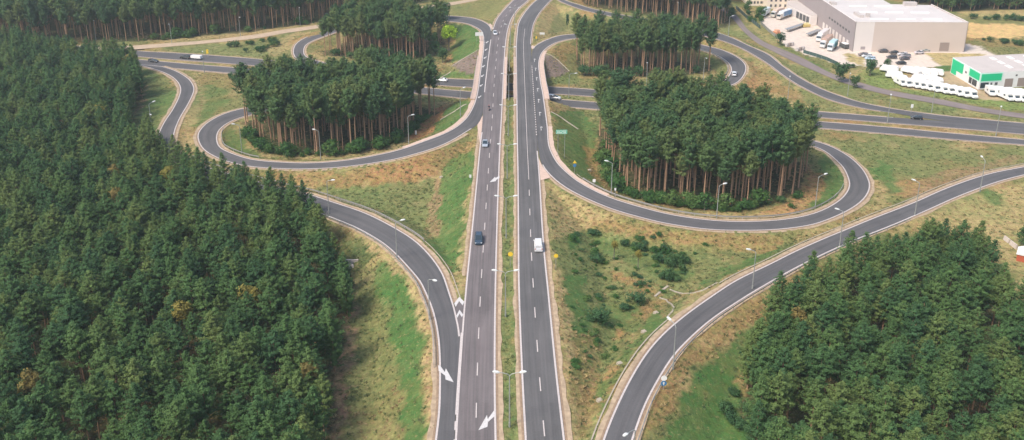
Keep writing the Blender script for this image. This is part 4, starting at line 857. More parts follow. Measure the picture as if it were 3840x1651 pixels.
# trucks
def make_truck(pf, pr, cabcol, boxcol, label, boxlen=None, sidecol=None):
    f, r_ = P(*pf, ZG), P(*pr, ZG); rz = heading(r_, f); L = (f - r_).length if boxlen is None else boxlen
    b = empty('truck', f, rz, label, 'truck')
    m = MB(); m.loft([[(-1.2, -2.2, .5), (1.2, -2.2, .5), (1.2, -2.2, 3.3), (-1.2, -2.2, 3.3)], [(-1.2, -.35, .4), (1.2, -.35, .4), (1.2, -.35, 2.9), (-1.2, -.35, 2.9)], [(-1.15, 0, .45), (1.15, 0, .45), (1.1, -.08, 1.7), (-1.1, -.08, 1.7)]]); m.build('cab', paintmat(cabcol), b)
    m = MB(); m.add([(-1.05, -.03, 1.75), (1.05, -.03, 1.75), (1.1, -.32, 2.75), (-1.1, -.32, 2.75)], [(0, 1, 2, 3)]); m.build('windscreen', M['glass'], b)
    m = MB(); m.box(-1.25, 1.25, -L, -2.6, 1.1, 3.9, .03, .03); m.build('cargo_box', paintmat(boxcol, 0), b)
    if sidecol: m = MB(); m.box(-1.30, -1.26, -L + .3, -4, 1.3, 3.7); m.build('side_panel', paintmat(sidecol, 0), b)
    m = MB(); m.box(-.5, .5, -L + .3, -.6, .6, 1.08); m.build('chassis', M['darkbay'], b)
    wheels(b, (-1.1, 1.1), (-.9, -L + 1.2, -L + 2.4), .5, .3)
make_truck((3068, 157), (3118, 122), (.75, .75, .74), (.72, .68, .66), 'long white lorry backed up to the warehouse docks', 14)
make_truck((3082, 181), (3142, 133), (.74, .72, .71), (.50, .33, .25), 'white lorry with a brown trailer, middle of the three dock lorries', 14)
make_truck((3110, 192), (3150, 160), (.7, .76, .78), (.45, .68, .72), 'shorter lorry with a teal cargo box, nearest of the dock lorries', 9.5, (.02, .20, .24))
make_truck((2918, 74), (2985, 50), (.72, .66, .6), (.70, .76, .80), 'white lorry with a bright blue side parked by the annexe bays', 13, (.01, .16, .38))
make_truck((2896, 66), (2958, 43), (.7, .66, .6), (.66, .50, .40), 'white lorry with an orange-tinted roof parked behind the blue-sided lorry', 12)
make_truck((2862, 62), (2890, 46), (.62, .72, .76), (.55, .68, .74), 'pale blue lorry near the office building trees', 8)
def trailer_chassis(pf, pr, label):
    f, r_ = P(*pf, ZG), P(*pr, ZG); b = empty('flatbed_trailer', f, heading(r_, f), label, 'trailer'); L = (f - r_).length
    m = MB(); m.box(-1.2, 1.2, -L, 0, .95, 1.2); m.build('bed', M['steel'], b); m = MB(); m.box(-.4, .4, -L, -.4, .6, .948); m.build('chassis', M['darkbay'], b); wheels(b, (-1.1, 1.1), (-L + 1, -L + 2.2), .48, .3)
trailer_chassis((2950, 118), (3012, 97), 'empty flatbed trailer parked in the open middle of the yard')
trailer_chassis((3030, 136), (3072, 119), 'dark empty trailer chassis left of the white dock lorry')
b = empty('refuse_container', P(3168, 178, ZG), .25, 'round-cornered dark container with pale cover by the grey wall', 'container')
m = MB(); m.box(-1.6, 1.6, -2.3, 2.3, .2, 1.9, .12, .12); m.build('container_body', M['darkbay'], b); m = MB(); m.box(-1.1, 1.1, -1.6, 1.6, 1.902, 2.1, .2, .2); m.build('cover', M['skyl'], b)
# cars in the yards
yard = [((3250, 214), (.70, .72, .74), 'white car at the tip of the grass island in the yard'), ((3262, 223), (.5, .66, .78), 'pale blue car beside the round tree in the yard'),
        ((3353, 201), (.03, .03, .035), 'black car parked furthest back in the yard'), ((3343, 218), (.05, .045, .05), 'dark grey car left of the purple car in the yard'),
        ((3384, 207), (.72, .70, .72), 'white car behind the black ones in the yard'), ((3391, 223), (.07, .06, .08), 'dark purple-grey car, rightmost of the yard cars'),
        ((3378, 240), (.02, .02, .022), 'black car parked nearest the caravans'), ((3446, 201), (.62, .58, .60), 'pale pinkish car by the straw coloured lawn'), ((3312, 195), (.10, .09, .09), 'dark small car left of the black yard cars'), ((3236, 208), (.25, .2, .2), 'brownish car at the left tip of the grass island'), ((3395, 214), (.35, .33, .36), 'grey car squeezed between the white and the purple-grey yard cars'), ((3470, 192), (.4, .42, .40), 'grey-green car close to the warehouse gate'), ((3300, 190), (.3, .2, .18), 'brownish car against the warehouse front')]
for (px, py), col, lab in yard: make_car(P(px, py, ZG), R(90) + random.uniform(-.1, .1), col, lab, kind=random.choice(['hatch', 'sedan', 'suv']))
# camper vans and caravans
def make_camper(loc, rz, label, group, L=6.6, van=True):
    b = empty('motorhome' if van else 'caravan', loc, rz, label, 'motorhome' if van else 'caravan', group); w = 1.15
    m = MB()
    if van: m.loft([[(-w * .8, L / 2, .4), (w * .8, L / 2, .4), (w * .8, L / 2, 1.0), (-w * .8, L / 2, 1.0)], [(-w * .9, L / 2 - .9, .4), (w * .9, L / 2 - .9, .4), (w * .86, L / 2 - .9, 1.35), (-w * .86, L / 2 - .9, 1.35)], [(-w * .95, L / 2 - 1.5, .4), (w * .95, L / 2 - 1.5, .4), (w * .9, L / 2 - 1.4, 2.1), (-w * .9, L / 2 - 1.4, 2.1)], [(-w, L / 2 - 1.6, .4), (w, L / 2 - 1.6, .4), (w, L / 2 - 1.2, 2.6), (-w, L / 2 - 1.2, 2.6)], [(-w, L / 2 - 2.6, .4), (w, L / 2 - 2.6, .4), (w * .97, L / 2 - 2.4, 2.95), (-w * .97, L / 2 - 2.4, 2.95)], [(-w, -L / 2, .5), (w, -L / 2, .5), (w * .97, -L / 2 + .08, 2.85), (-w * .97, -L / 2 + .08, 2.85)]])
    else: m.loft([[(-w * .92, L / 2, .6), (w * .92, L / 2, .6), (w * .9, L / 2 - .1, 1.4), (-w * .9, L / 2 - .1, 1.4)], [(-w, L / 2 - .5, .45), (w, L / 2 - .5, .45), (w * .96, L / 2 - .9, 2.5), (-w * .96, L / 2 - .9, 2.5)], [(-w, -L / 2 + .4, .45), (w, -L / 2 + .4, .45), (w * .96, -L / 2 + .7, 2.55), (-w * .96, -L / 2 + .7, 2.55)], [(-w * .95, -L / 2, .6), (w * .95, -L / 2, .6), (w * .9, -L / 2 + .1, 1.6), (-w * .9, -L / 2 + .1, 1.6)]])
    m.build('body', M['white'], b)
    m = MB(); y = L / 2 - .95; m.add([(-w * .78, L / 2 - .86, 1.38), (w * .78, L / 2 - .86, 1.38), (w * .8, L / 2 - 1.35, 2.05), (-w * .8, L / 2 - 1.35, 2.05)] if van else [(-w * .7, L / 2 - .05, 1.45), (w * .7, L / 2 - .05, 1.45), (w * .66, L / 2 - .58, 2.1), (-w * .66, L / 2 - .58, 2.1)], [(0, 1, 2, 3)]); m.build('windscreen', M['glass'], b)
    for yy in (-L * .2, L * .1): m = MB(); m.box(-.3, .3, yy - .3, yy + .3, 2.5, 3.02 if van else 2.68); m.build('roof_hatch', M['skyl'], b)
    m = MB(); m.box(w + .002, w + .03, -.6, .4, 1.4, 2.0); m.build('side_window', M['glass'], b)
    wheels(b, (-w + .12, w - .12), (L * .3, -L * .28) if van else (0,), .34, .2)
    return b
g = 'row of white motorhomes parked along the service road'
p0, p1 = P(3383, 325, ZG), P(3650, 372, ZG); rowdir = heading(p0, p1); rz = rowdir - R(90) + math.pi
nm = ['leftmost', 'second from left', 'third from left', 'fourth from left', 'fifth from left', 'middle one', 'sixth from right end less one', 'fourth from right', 'third from right', 'second from right', 'rightmost']
nm[6] = 'fifth from right'
for k in range(11):
    c = p0.lerp(p1, k / 10); fw = Matrix.Rotation(R(180), 3, 'Z') @ Vector((0, 1, 0)); 
    make_camper(c + Vector((.4 + random.uniform(-.2, .2), 3.2 + random.uniform(-.7, .7), 0)), math.pi + R(8 + random.uniform(-3, 3)), 'white motorhome in the front row facing the service road, ' + nm[k], g, L=6.6 + random.uniform(-.5, .4))
back = [((3335, 270), 1.05, 7.5, 'long white caravan at the left end of the caravan yard'), ((3352, 290), .95, 7, 'white caravan angled beside the green lawn'), ((3372, 303), .8, 6, 'white caravan tucked behind the leftmost motorhomes')]
for k in range(6): back.append(((3408 + 20 * k, 274 + 1.5 * k), .75, 6, 'white caravan in the rear row, ' + ['left end', 'second along', 'third along', 'fourth along', 'fifth along', 'right end'][k]))
for k in range(5): back.append(((3440 + 18 * k, 303 + 2 * k), .35, 5.5, 'white caravan in the middle row between the rear and front rows, ' + ['first', 'second', 'third', 'fourth', 'fifth'][k] + ' from left'))
for (px, py), rz, L, lab in back: make_camper(P(px + random.uniform(-3, 3), py + random.uniform(-2, 2), ZG), rz + random.uniform(-.3, .3), lab, 'white caravans in the yard', L, van=False)
for k in range(8): make_camper(P(3712 + 19 * k, 353 + 2.2 * k, ZG), R(200 if k % 2 else 170), 'white motorhome in the right hand cluster in front of the garage doors, ' + ['first', 'second', 'third', 'fourth', 'fifth', 'sixth', 'seventh', 'eighth'][k] + ' from left', 'motorhomes before the garage doors', 6.4)
for k in range(3): make_camper(P(3775 + 26 * k, 372 + 2 * k, ZG), R(185), 'white motorhome at the lawn edge of the right cluster, ' + ['left', 'middle', 'right'][k] + ' one of three', 'motorhomes at the lawn edge', 6.2)
# yard fences and hedge
def fence(pts, h, mat, label, name='fence', gap=3.0):
    W = [G(x, y) for x, y in pts]; c0 = W[0].copy(); b = empty(name, c0, label=label, cat='fence'); m = MB(); n = 0
    for a, c in zip(W[:-1], W[1:]):
        d = (c - a); u_ = V2(d).normalized(); nn = Vector((-u_.y, u_.x, 0)) * .03
        m.loft([[p - c0 + nn + Vector((0, 0, .1)), p - c0 - nn + Vector((0, 0, .1)), p - c0 - nn + Vector((0, 0, h)), p - c0 + nn + Vector((0, 0, h))] for p in (a, c)])
    m.build('mesh_panel', M[mat], b)
    tot = 0
    for a, c in zip(W[:-1], W[1:]):
        k = max(1, int((c - a).length / gap))
        for i in range(k):
            q = a.lerp(c, i / k) - c0; pm = MB(); pm.box(-.06, .06, -.06, .06, -.2, h + .15); o = pm.build('post', M['steel'], b); o.location = q
M['fencegreen'] = newmat('dark green fence', (.06, .10, .09), .7, var=.3)
fence([(2760, 35), (2800, 72), (2850, 110)], 2.0, 'fencegreen', 'dark green mesh fence along the service road at the office corner')
fence([(2852, 92), (2880, 118), (2905, 138), (2925, 152)], 1.6, 'steel', 'pale grey fence along the left edge of the lorry yard')
fence([(3012, 200), (3060, 214), (3100, 228), (3140, 246)], 1.6, 'fencegreen', 'dark fence between the lorry yard and the green verge')
# sand pile, stack of pallets
b = empty('stacked_crates', P(2912, 128, ZG), .4, 'orange stacked crates by the yard fence', 'crates')
m = MB(); m.box(-1.4, 1.4, -1.2, 1.2, 0, 1.4); m.build('crate', newmat('orange plastic', (.62, .28, .15), .6, var=.2), b); m = MB(); m.box(-.8, 1.2, -.9, .9, 1.41, 2.3); m.build('crate', newmat('pale orange', (.65, .38, .25), .6), b)
b = empty('stacked_crates', P(3022, 100, ZG), .2, 'yellow stack beside the annexe loading bays', 'crates'); m = MB(); m.box(-2, 2, -1, 1, 0, 1.2); m.build('crate', newmat('yellow crates', (.55, .42, .16), .6, var=.2), b); m = MB(); m.box(-1, 1.4, -.7, .7, 1.21, 1.9); m.build('crate', newmat('yellow crates pale', (.7, .6, .3), .6), b)
for px, py, lab in ((2960, 172, 'grey-brown bins at the round dark tree'), (3000, 188, 'reddish brown bins at the corner of the lorry yard')):
    b = empty('waste_bins', P(px, py, ZG), .7, lab, 'bins'); 
    for k in range(3): m = MB(); m.box(-.7, .7, -.6, .6, 0, 1.3, .06, .06); o = m.build('bin', M['brownm'] if k % 2 else M['roofgrey'], b); o.location = (k * 2.2 - 2, 0, 0)
# pale wall and red-white barrier at the right edge above the forest
pA, pB = G(3765, 900), G(3812, 935); b = empty('concrete_barrier', pA, label='broken pale concrete barrier at the right edge above the forest', cat='barrier')
for k, (a, c) in enumerate(((0, .42), (.5, 1))):
    s, e = (pB - pA) * a, (pB - pA) * c; m = MB(); n = V2(pB - pA).normalized(); n = Vector((-n.y, n.x, 0)) * .35; m.loft([[p + n, p - n, p - n * .4 + Vector((0, 0, 1.1)), p + n * .4 + Vector((0, 0, 1.1))] for p in (s, e)]); m.build('block', M['conc'], b)
q = G(3832, 985); b = empty('shed', q, -.6, 'small shed with a red gable and white roof at the right edge', 'shed')
m = MB(); m.box(-1.3, 1.3, 0, 4.4, -.3, 1.8); m.build('wall', newmat('red boards', (.42, .10, .05), .7, var=.2), b)
m = MB(); m.add([(-1.5, -.2, 1.8), (1.5, -.2, 1.8), (0, -.2, 2.5), (-1.5, 4.6, 1.8), (1.5, 4.6, 1.8), (0, 4.6, 2.5)], [(0, 1, 2), (3, 5, 4), (0, 2, 5, 3), (1, 4, 5, 2), (0, 3, 4, 1)]); m.build('roof', M['skyl'], b)
# ------------------------------------------------------------ woods
def forest_poly(L): return [(P(x, y, z).x, P(x, y, z).y) for x, y, z in L]
def pip(x, y, poly):
    c = False; n = len(poly)
    for i in range(n):
        x0, y0 = poly[i]; x1, y1 = poly[(i + 1) % n]
        if (y0 > y) != (y1 > y) and x < (x1 - x0) * (y - y0) / (y1 - y0) + x0: c = not c
    return c
def dist_poly(x, y, poly):
    best = 1e9; n = len(poly)
    for i in range(n):
        ax, ay = poly[i]; bx, by = poly[(i + 1) % n]; dx, dy = bx - ax, by - ay
        t = max(0, min(1, ((x - ax) * dx + (y - ay) * dy) / (dx * dx + dy * dy + 1e-9))); best = min(best, math.hypot(x - ax - t * dx, y - ay - t * dy))
    return best
def tuft_quads(vs, fs, c, up, size, n, r):
    for _ in range(n):
        nn = (up.normalized() + Vector((r.gauss(0, 1), r.gauss(0, 1), r.gauss(0, 1))) * .34).normalized()
        d = nn.cross(Vector((r.gauss(0, 1), r.gauss(0, 1), r.gauss(0, 1)))).normalized(); s = d.cross(nn)
        L = size * r.uniform(.7, 1.3); wd = size * r.uniform(.16, .32); o = c + Vector((r.gauss(0, 1), r.gauss(0, 1), r.gauss(0, .8))) * size * .5 - d * L * .4
        k = len(vs); vs += [o - s * wd * .6, o + s * wd * .6, o + s * wd + d * L * .6, o + d * L, o - s * wd + d * L * .6]; fs.append((k, k + 1, k + 2, k + 3, k + 4))
def pine_mesh(seed, Ht, cf, Rc, shape, dens=1.0, tsize=.62):
    r = random.Random(seed); tv = MB(); pts = []; x = y = 0
    lean = (r.uniform(-.3, .3), r.uniform(-.3, .3))
    for k in range(7): t = k / 6; pts.append((lean[0] * t * t * 1.5 + r.uniform(-.05, .05), lean[1] * t * t * 1.5 + r.uniform(-.05, .05), Ht * .96 * t - .4 * (k == 0)))
    rb = .011 * Ht + .03; tv.tube(pts, [rb * (1 - .8 * k / 6) for k in range(7)], 7)
    vs = []; fs = []; z0 = Ht * (1 - cf)
    nb = int((60 if shape == 'cone' else 60) * dens)
    for i in range(nb):
        t = (i + r.random()) / nb; z = z0 + (Ht - z0) * (t ** .85)
        if shape == 'cone': prof = (1 - t ** (1.8 + .5 * (seed % 3))) ** .78 * (.72 + .28 * min(1, t * 4)) + .04
        else: prof = math.sin(math.pi * min(1, .16 + .84 * t) ** 1.0) ** .6 * (1 if t < .8 else 1.0) * .95 + .08
        L = Rc * prof * r.uniform(.65, 1.2); az = i * 2.399 + r.uniform(-.5, .5); el = R(r.uniform(2, 38)) if shape == 'cone' else R(r.uniform(5, 50))
        if t > .93: el = R(70); L = Rc * .24
        bx, by = lean[0] * (z / Ht) ** 2 * 1.5, lean[1] * (z / Ht) ** 2 * 1.5
        d = Vector((math.cos(az) * math.cos(el), math.sin(az) * math.cos(el), math.sin(el))); b = Vector((bx, by, z - (.25 * L if shape == 'cone' else .3 * L)))
        if shape != 'cone' and i % 3 == 0 or shape == 'cone' and i % 5 == 0: tv.tube([b, b + d * L * .85], [.045, .012], 3, cap=False)
        nt_ = max(2, int(L / .40)); 
        for k in range(nt_):
            s = (k + .6) / nt_; up = Vector((math.cos(az) * .75 * (1 - t * .6), math.sin(az) * .75 * (1 - t * .6), .75)).normalized()
            tuft_quads(vs, fs, b + d * (L * (.25 + .75 * s)) + Vector((0, 0, .18 * L * s * s)), up, tsize * (1.05 - .3 * s), int(9 + 4 * r.random()), r)
    tuft_quads(vs, fs, Vector((lean[0] * 1.5, lean[1] * 1.5, Ht * .97)), Vector((0, 0, 1)), tsize * .9, 6, r)
    return (tv.v, tv.f), (vs, fs)
def broad_mesh(seed, Ht, Rc, z0f=.3, n=150, size=.6):
    r = random.Random(seed); tv = MB(); tv.tube([(0, 0, -.3), (.05, 0, Ht * .35), (0, .1, Ht * .75)], [.02 * Ht + .05, .015 * Ht + .03, .02], 7); vs = []; fs = []
    zc = Ht * (1 + z0f) / 2; hz = Ht * (1 - z0f) / 2
    lobes = [(r.uniform(-.5, .5) * Rc, r.uniform(-.5, .5) * Rc, zc + r.uniform(-.55, .6) * hz, r.uniform(.4, .62)) for _ in range(8)]
    for i, (lx, ly, lz, lr) in enumerate(lobes):
        tv.tube([(0, 0, Ht * .25), (lx * .6, ly * .6, lz)], [.05, .02], 4, cap=False)
        for k in range(n // 8):
            d = Vector((r.gauss(0, 1), r.gauss(0, 1), r.gauss(0, 1) + .25)).normalized(); c = Vector((lx, ly, lz)) + Vector((d.x * lr * Rc, d.y * lr * Rc, d.z * lr * hz)) * r.uniform(.75, 1.05)
            tuft_quads(vs, fs, c, d, size, 5, r)
    return (tv.v, tv.f), (vs, fs)
VAR = {}
def variants(kind, specs, leaf, bark):
    out = []
    for (tm, cm) in specs:
        t = mesh_obj('trunk', tm[0], tm[1], bark, smooth=True, link=False); c = mesh_obj('crown', cm[0], cm[1], leaf, link=False)
        both = mesh_obj('tree', tm[0] + cm[0], [*tm[1], *[tuple(i + len(tm[0]) for i in f) for f in cm[1]]], [bark, leaf], link=False)
        mi = np.zeros(len(both.data.polygons), dtype=np.int32); mi[len(tm[1]):] = 1; both.data.polygons.foreach_set('material_index', mi)
        out.append((t.data, c.data, both.data))
    VAR[kind] = out
variants('young', [pine_mesh(100 + k, 12.6 - .25 * (k % 3), .52, 2.45 + .2 * (k % 3), 'cone', 1.4, .34) for k in range(9)], M['needle'], M['bark'])
variants('edge', [pine_mesh(150 + k, 12.4, .84, 2.7, 'cone', 1.5, .38) for k in range(4)], M['needle'], M['bark'])
variants('tall', [pine_mesh(200 + k, 19.5 - .8 * (k % 3), .46 - .02 * (k % 3), 3.0, 'round', 1.25, .46) for k in range(7)], M['needle_old'], M['bark'])
variants('shrub', [broad_mesh(300 + k, 2.6, 1.8, .02, 150, .34) for k in range(4)], M['leaf_green'], M['barkgrey'])
variants('darkshrub', [broad_mesh(320 + k, 2.8, 1.8, .02, 150, .34) for k in range(3)], M['leaf_dark'], M['barkgrey'])
variants('broad', [broad_mesh(340 + k, 8.5, 3.2, .15, 260, .6) for k in range(2)], M['leaf_green'], M['barkgrey'])
variants('darkbroad', [broad_mesh(360 + k, 8.5, 3.3, .12, 280, .6) for k in range(2)], M['leaf_dark'], M['barkgrey'])
variants('golden', [broad_mesh(380 + k, 12.6, 2.3, .5, 300, .42) for k in range(2)], M['leaf_yellow'], M['barkgrey'])
variants('orange', [broad_mesh(390 + k, 12.4, 1.8, .6, 240, .42) for k in range(2)], M['leaf_orange'], M['barkgrey'])
variants('lime', [broad_mesh(399, 9, 3.0, .5, 240, .6)], M['leaf_lime'], M['barkgrey'])
def plant(name, kind, loc, s, label, cat, group=None, rz=None, sz=None):
    k = random.randrange(len(VAR[kind])); t, c, _ = VAR[kind][k]
    b = empty(name, loc, random.uniform(0, 6.28) if rz is None else rz, label, cat, group); b.scale = (s, s, sz or s)
    for nm, me in (('trunk', t), ('crown', c)):
        o = bpy.data.objects.new(nm, me); COL.objects.link(o); o.parent = b
    return b
WOODS = {
 'left': (forest_poly([(-300,100,6),(0,95,6),(130,98,6),(260,102,6),(340,112,6),(420,118,6),(500,158,6),(508,240,2),(525,290,2),(503,350,2),(482,420,2),(475,480,2),(540,505,3),(588,575,6),(640,580,6),(734,575,6),(769,580,6),(819,598,6),(870,616,6),(960,640,6),(1059,685,6),(1148,728,6),(1193,768,6),(1240,800,6),(1256,850,2),(1262,900,2),(1280,972,1),(1300,1050,0),(1302,1130,-1),(1270,1200,-1),(1255,1300,-1),(1252,1400,-1),(1258,1508,-1),(1236,1572,-1),(1226,1651,-1),(1210,1760,-1),(1190,2150,-1),(-900,2150,-1),(-600,600,4)]), 'young', 4.25,
          'green pine crown in the dense wood filling the left side of the photo'),
 'right': (forest_poly([(2935,1056,5),(2990,992,6),(3098,928,6),(3203,902,6),(3327,864,6),(3361,820,6),(3401,842,6),(3500,820,6),(3540,808,6),(3585,827,6),(3649,812,6),(3710,840,6.5),(3722,905,6.5),(3745,965,6.5),(3790,1005,6.5),(3850,1035,6.5),(4150,1130,4),(4500,2150,-1),(2850,2150,-1),(2830,1651,-1),(2800,1490,-1),(2775,1420,-1),(2830,1340,-1),(2905,1250,-1),(2890,1133,0),(2895,1080,2)]), 'young', 4.35,
          'green pine crown in the dense wood in the lower right corner'),
 'island_l': (forest_poly([(850,310,8),(890,290,11),(930,282,11),(970,252,12),(1010,228,12),(1100,212,12),(1150,200,12),(1200,187,12),(1350,196,12),(1500,209,12),(1600,229,12),(1640,275,9),(1625,330,5),(1608,370,0),(1600,420,-5),(1580,465,-6),(1530,510,-6),(1450,548,-6),(1350,570,-6),(1230,580,-6),(1060,584,-6),(1010,572,-6),(950,538,-6),(930,500,-6),(915,440,-3),(880,360,4)]), 'tall', 3.9,
          'tall pine with bare trunk in the rounded wood inside the left loop'),
 'island_r': (forest_poly([(2235,350,8),(2225,390,4),(2245,315,11),(2290,292,12),(2400,282,12),(2600,289,12),(2750,326,12),(2900,349,12),(2960,389,12),(3015,428,10),(3050,472,8),(3062,530,0),(3045,600,-6),(3025,650,-6),(3005,700,-6),(2965,745,-6),(2900,765,-6),(2800,782,-6),(2700,786,-6),(2600,776,-6),(2500,764,-6),(2400,748,-6),(2340,728,-6),(2295,690,-6),(2270,630,-6),(2250,560,-6),(2240,480,-3)]), 'tall', 3.9,
          'tall pine with bare trunk in the big wood inside the lower right loop'),
 'upper_l': (forest_poly([(1190,75,8),(1230,44,12),(1300,10,12),(1400,-8,12),(1560,2,12),(1650,28,12),(1665,52,8),(1640,100,0),(1612,170,-5),(1600,215,-6),(1560,225,-6),(1400,217,-6),(1290,212,-6),(1215,205,-6),(1195,150,-2)]), 'tall', 3.8,
             'tall pine in the wood beyond the lower road, top left of centre'),
 'upper_r': (forest_poly([(2165,112,7),(2200,88,12),(2270,65,12),(2450,65,12),(2600,88,12),(2650,113,12),(2672,165,8),(2668,225,-5),(2640,262,-6),(2600,275,-6),(2500,284,-6),(2300,284,-6),(2190,280,-6),(2165,245,-5),(2160,160,2)]), 'tall', 3.8,
             'tall pine with bare trunk in the wood inside the small upper right loop'),
 'back_l': (forest_poly([(-300,172,-6),(0,168,-6),(250,162,-6),(511,150,-6),(645,143,-6),(744,130,-6),(960,112,-6),(1188,80,-6),(1290,60,-6),(1400,38,-6),(1560,8,-6),(1660,-20,-6),(1700,-100,-6),(-300,-100,-6)]), 'tall', 5.0, 'tall pine in the long forest edge along the top left'),
 'back_c': (forest_poly([(2190,18,-6),(2342,44,-6),(2491,66,-6),(2640,92,-6),(2725,102,-6),(2745,60,-6),(2740,0,-6),(2720,-70,-6),(2250,-70,-6),(2180,-10,-6)]), 'tall', 4.6, 'tall pine in the wood cut by the top edge right of centre'),
 'back_r': (forest_poly([(3570,42,-6),(3700,38,-6),(3840,34,-6),(4050,28,-6),(4050,-60,-6),(3300,-60,-6),(3400,10,-6)]), 'young', 5.0, 'tall dark pine in the distant wood behind the warehouse')}
trees = []
_e, _n, _i = edge('LR', 'L'); _m = (_i >= 11) & (_i <= 22.6); RE = np.array([proj(*p) for p in _e[_m]]); RE = RE[np.argsort(RE[:, 0])]
for key, (poly, kind, sp, lab) in WOODS.items():
    xs = [p[0] for p in poly]; ys = [p[1] for p in poly]; row = 0; y = max(min(ys), 60)
    wr = random.Random(hash(key) % 1000 if False else len(key) * 7 + int(sp * 10))
    while y < max(ys):
        x = min(xs) + (sp / 2 if row % 2 else 0)
        while x < max(xs):
            px, py = x + wr.uniform(-.46, .46) * sp, y + wr.uniform(-.46, .46) * sp
            if pip(px, py, poly) and Df(px, py) > (1.7 if kind == 'young' else 2.4):
                z = Hf(px, py); sx, sy = proj(px, py, z + 9)
                bx_, by_ = proj(px, py, z)
                if key == 'left' and 600 < bx_ < 1330 and by_ < np.interp(bx_, RE[:, 0], RE[:, 1]) + 3: x += sp; continue
                if -140 < sx < 3980 and sy < 1900 and sy > -120:
                    trees.append((key, kind, px, py, z, sx, sy, dist_poly(px, py, poly)))
            x += sp
        y += sp * .88; row += 1
for k_ in range(0, int(_m.sum()), 2):                       # the row right beside the left ramp
    p_ = _e[_m][k_]; n_ = _n[_m][k_]; off = random.uniform(2.3, 3.2); x, y = p_[0] + n_[0] * off, p_[1] + n_[1] * off; z = Hf(x, y); sx, sy = proj(x, y, z + 9)
    if proj(x, y, z)[0] < 1150: trees.append(('left', 'rowedge', x, y, z, sx, sy, 1.0))
print('TREES', len(trees))
for key in WOODS: print(key, sum(t[0] == key for t in trees))
# mulch: dark needle litter under the woods
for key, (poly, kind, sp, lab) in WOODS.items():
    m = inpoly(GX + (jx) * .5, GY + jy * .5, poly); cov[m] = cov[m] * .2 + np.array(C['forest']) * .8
# individuals: the ones that show largest (nearest, or with the whole trunk in view at a wood's front edge)
def score(t):
    key, kind, x, y, z, sx, sy, dp = t
    if not (-30 < sx < 3870 and -60 < sy < 1690): return -1
    s = 100.0 / y
    if kind == 'tall': s *= (2.2 if dp < 3.5 and key.startswith('island') else 1.0)
    else: s *= 1.0
    return s
order = sorted(range(len(trees)), key=lambda i: -score(trees[i]))
indiv = set(order[:292]); special = {}
SPEC = [('golden', 955, 1090, 'golden-yellow tree in the left forest right of centre'), ('golden', 675, 1165, 'yellow-green tree in the left forest, lower middle'), ('orange', 430, 640, 'orange autumn tree in the upper left forest'),
        ('orange', 438, 748, 'small orange treetop below the bigger orange tree in the left forest'), ('orange', 137, 1465, 'orange tree near the lower left corner'), ('orange', 1108, 1415, 'small orange treetop near the right edge of the left forest'),
        ('golden', 365, 430, 'yellowish tree near the far right edge of the left forest'), ('orange', 3015, 1195, 'orange tree at the left side of the lower right forest'), ('golden', 480, 232, 'straw-yellow tree at the far corner of the left forest'), ('golden', 650, 670, 'dull yellow treetop in the left forest near the ramp')]
near = []
for kind, sx, sy, lab in SPEC:
    best = min((i for i in range(len(trees)) if trees[i][1] == 'young'), key=lambda i: (trees[i][5] - sx) ** 2 + (trees[i][6] - sy) ** 2 * 1.5)
    special[best] = (kind, lab); indiv.discard(best)
stuff = []
for i, (key, kind, x, y, z, sx, sy, dp) in enumerate(trees):
    s = random.uniform(.8, 1.2); rs = random.random()
    if kind == 'rowedge': kind = 'edge'; s = random.uniform(.74, .98)
    elif kind == 'young' and (dp < 4 or key == 'back_r'): kind = 'edge'
    if i in special:
        kd, lab = special[i]; plant('broadleaf_tree', kd, (x, y, z), 1.0, lab, 'tree'); continue
    if i in indiv:
        plant('pine_tree', kind, (x, y, z), s, WOODS[key][3], 'pine', {'left': 'pines of the left wood', 'right': 'pines of the lower right wood'}.get(key, 'pines of the wood ' + key.replace('island_l', 'in the left loop').replace('island_r', 'in the right loop')))
    else: stuff.append((kind, x, y, z - .1, random.uniform(0, 6.28), s * random.uniform(.95, 1.05) * (1.35 if key == 'back_r' else 1)))
# undergrowth at the foot of the islands
def front(poly_px, n, spread=10):
    out = []
    for _ in range(n):
        k = random.randrange(len(poly_px) - 1); a, b_ = poly_px[k], poly_px[k + 1]; t = random.random(); out.append((a[0] + (b_[0] - a[0]) * t + random.uniform(-spread, spread), a[1] + (b_[1] - a[1]) * t + random.uniform(-spread * .8, spread * .25)))
    return out
grp = [('leaf understory shrub', [(925,510),(950,548),(1020,580),(1100,590),(1230,586),(1350,574),(1450,552),(1530,512),(1575,470)], 70, 'green shrub at the foot of the left loop wood', 'shrub'),
       ('x', [(2262,560),(2275,640),(2300,695),(2345,735),(2420,758),(2500,772),(2600,785),(2700,795),(2790,790),(2850,775)], 76, 'green shrub at the foot of the large lower right wood', 'shrub'),
       ('x', [(2175,285),(2300,288),(2450,288),(2600,280)], 16, 'dark shrub under the upper right wood', 'darkshrub'), ('x', [(1215,210),(1300,217),(1450,222),(1600,218)], 14, 'dark shrub under the upper left wood', 'darkshrub'),
       ('x', [(515,155),(645,148),(744,136),(960,118),(1188,88)], 22, 'low green shrub along the back forest edge', 'shrub'), ('x', [(1300,1000),(1306,1100),(1285,1180)], 6, 'dark green shrub at the right side of the left forest', 'darkshrub')]
for _, line, n, lab, kd in grp:
    for px, py in front(line, n):
        p = G(px, py)
        if Df(p.x, p.y) < 1.9: continue
        plant('shrub', kd, p, (lambda q: q)(random.choice([.45, .6, .8, 1.0, 1.3, 1.9])), lab, 'shrub', lab.split(' ', 1)[1] + ' group')
for line, lab in (([(790,205),(960,200),(1050,170),(1010,160),(830,185)], 'low round green bush in the triangular plot left of the upper wood'),):
    for px, py in front(line, 24, 6): plant('bush', 'darkshrub' if random.random() < .5 else 'shrub', G(px, py), random.uniform(.7, 1.15), lab, 'bush', 'bushes in the triangular plot')
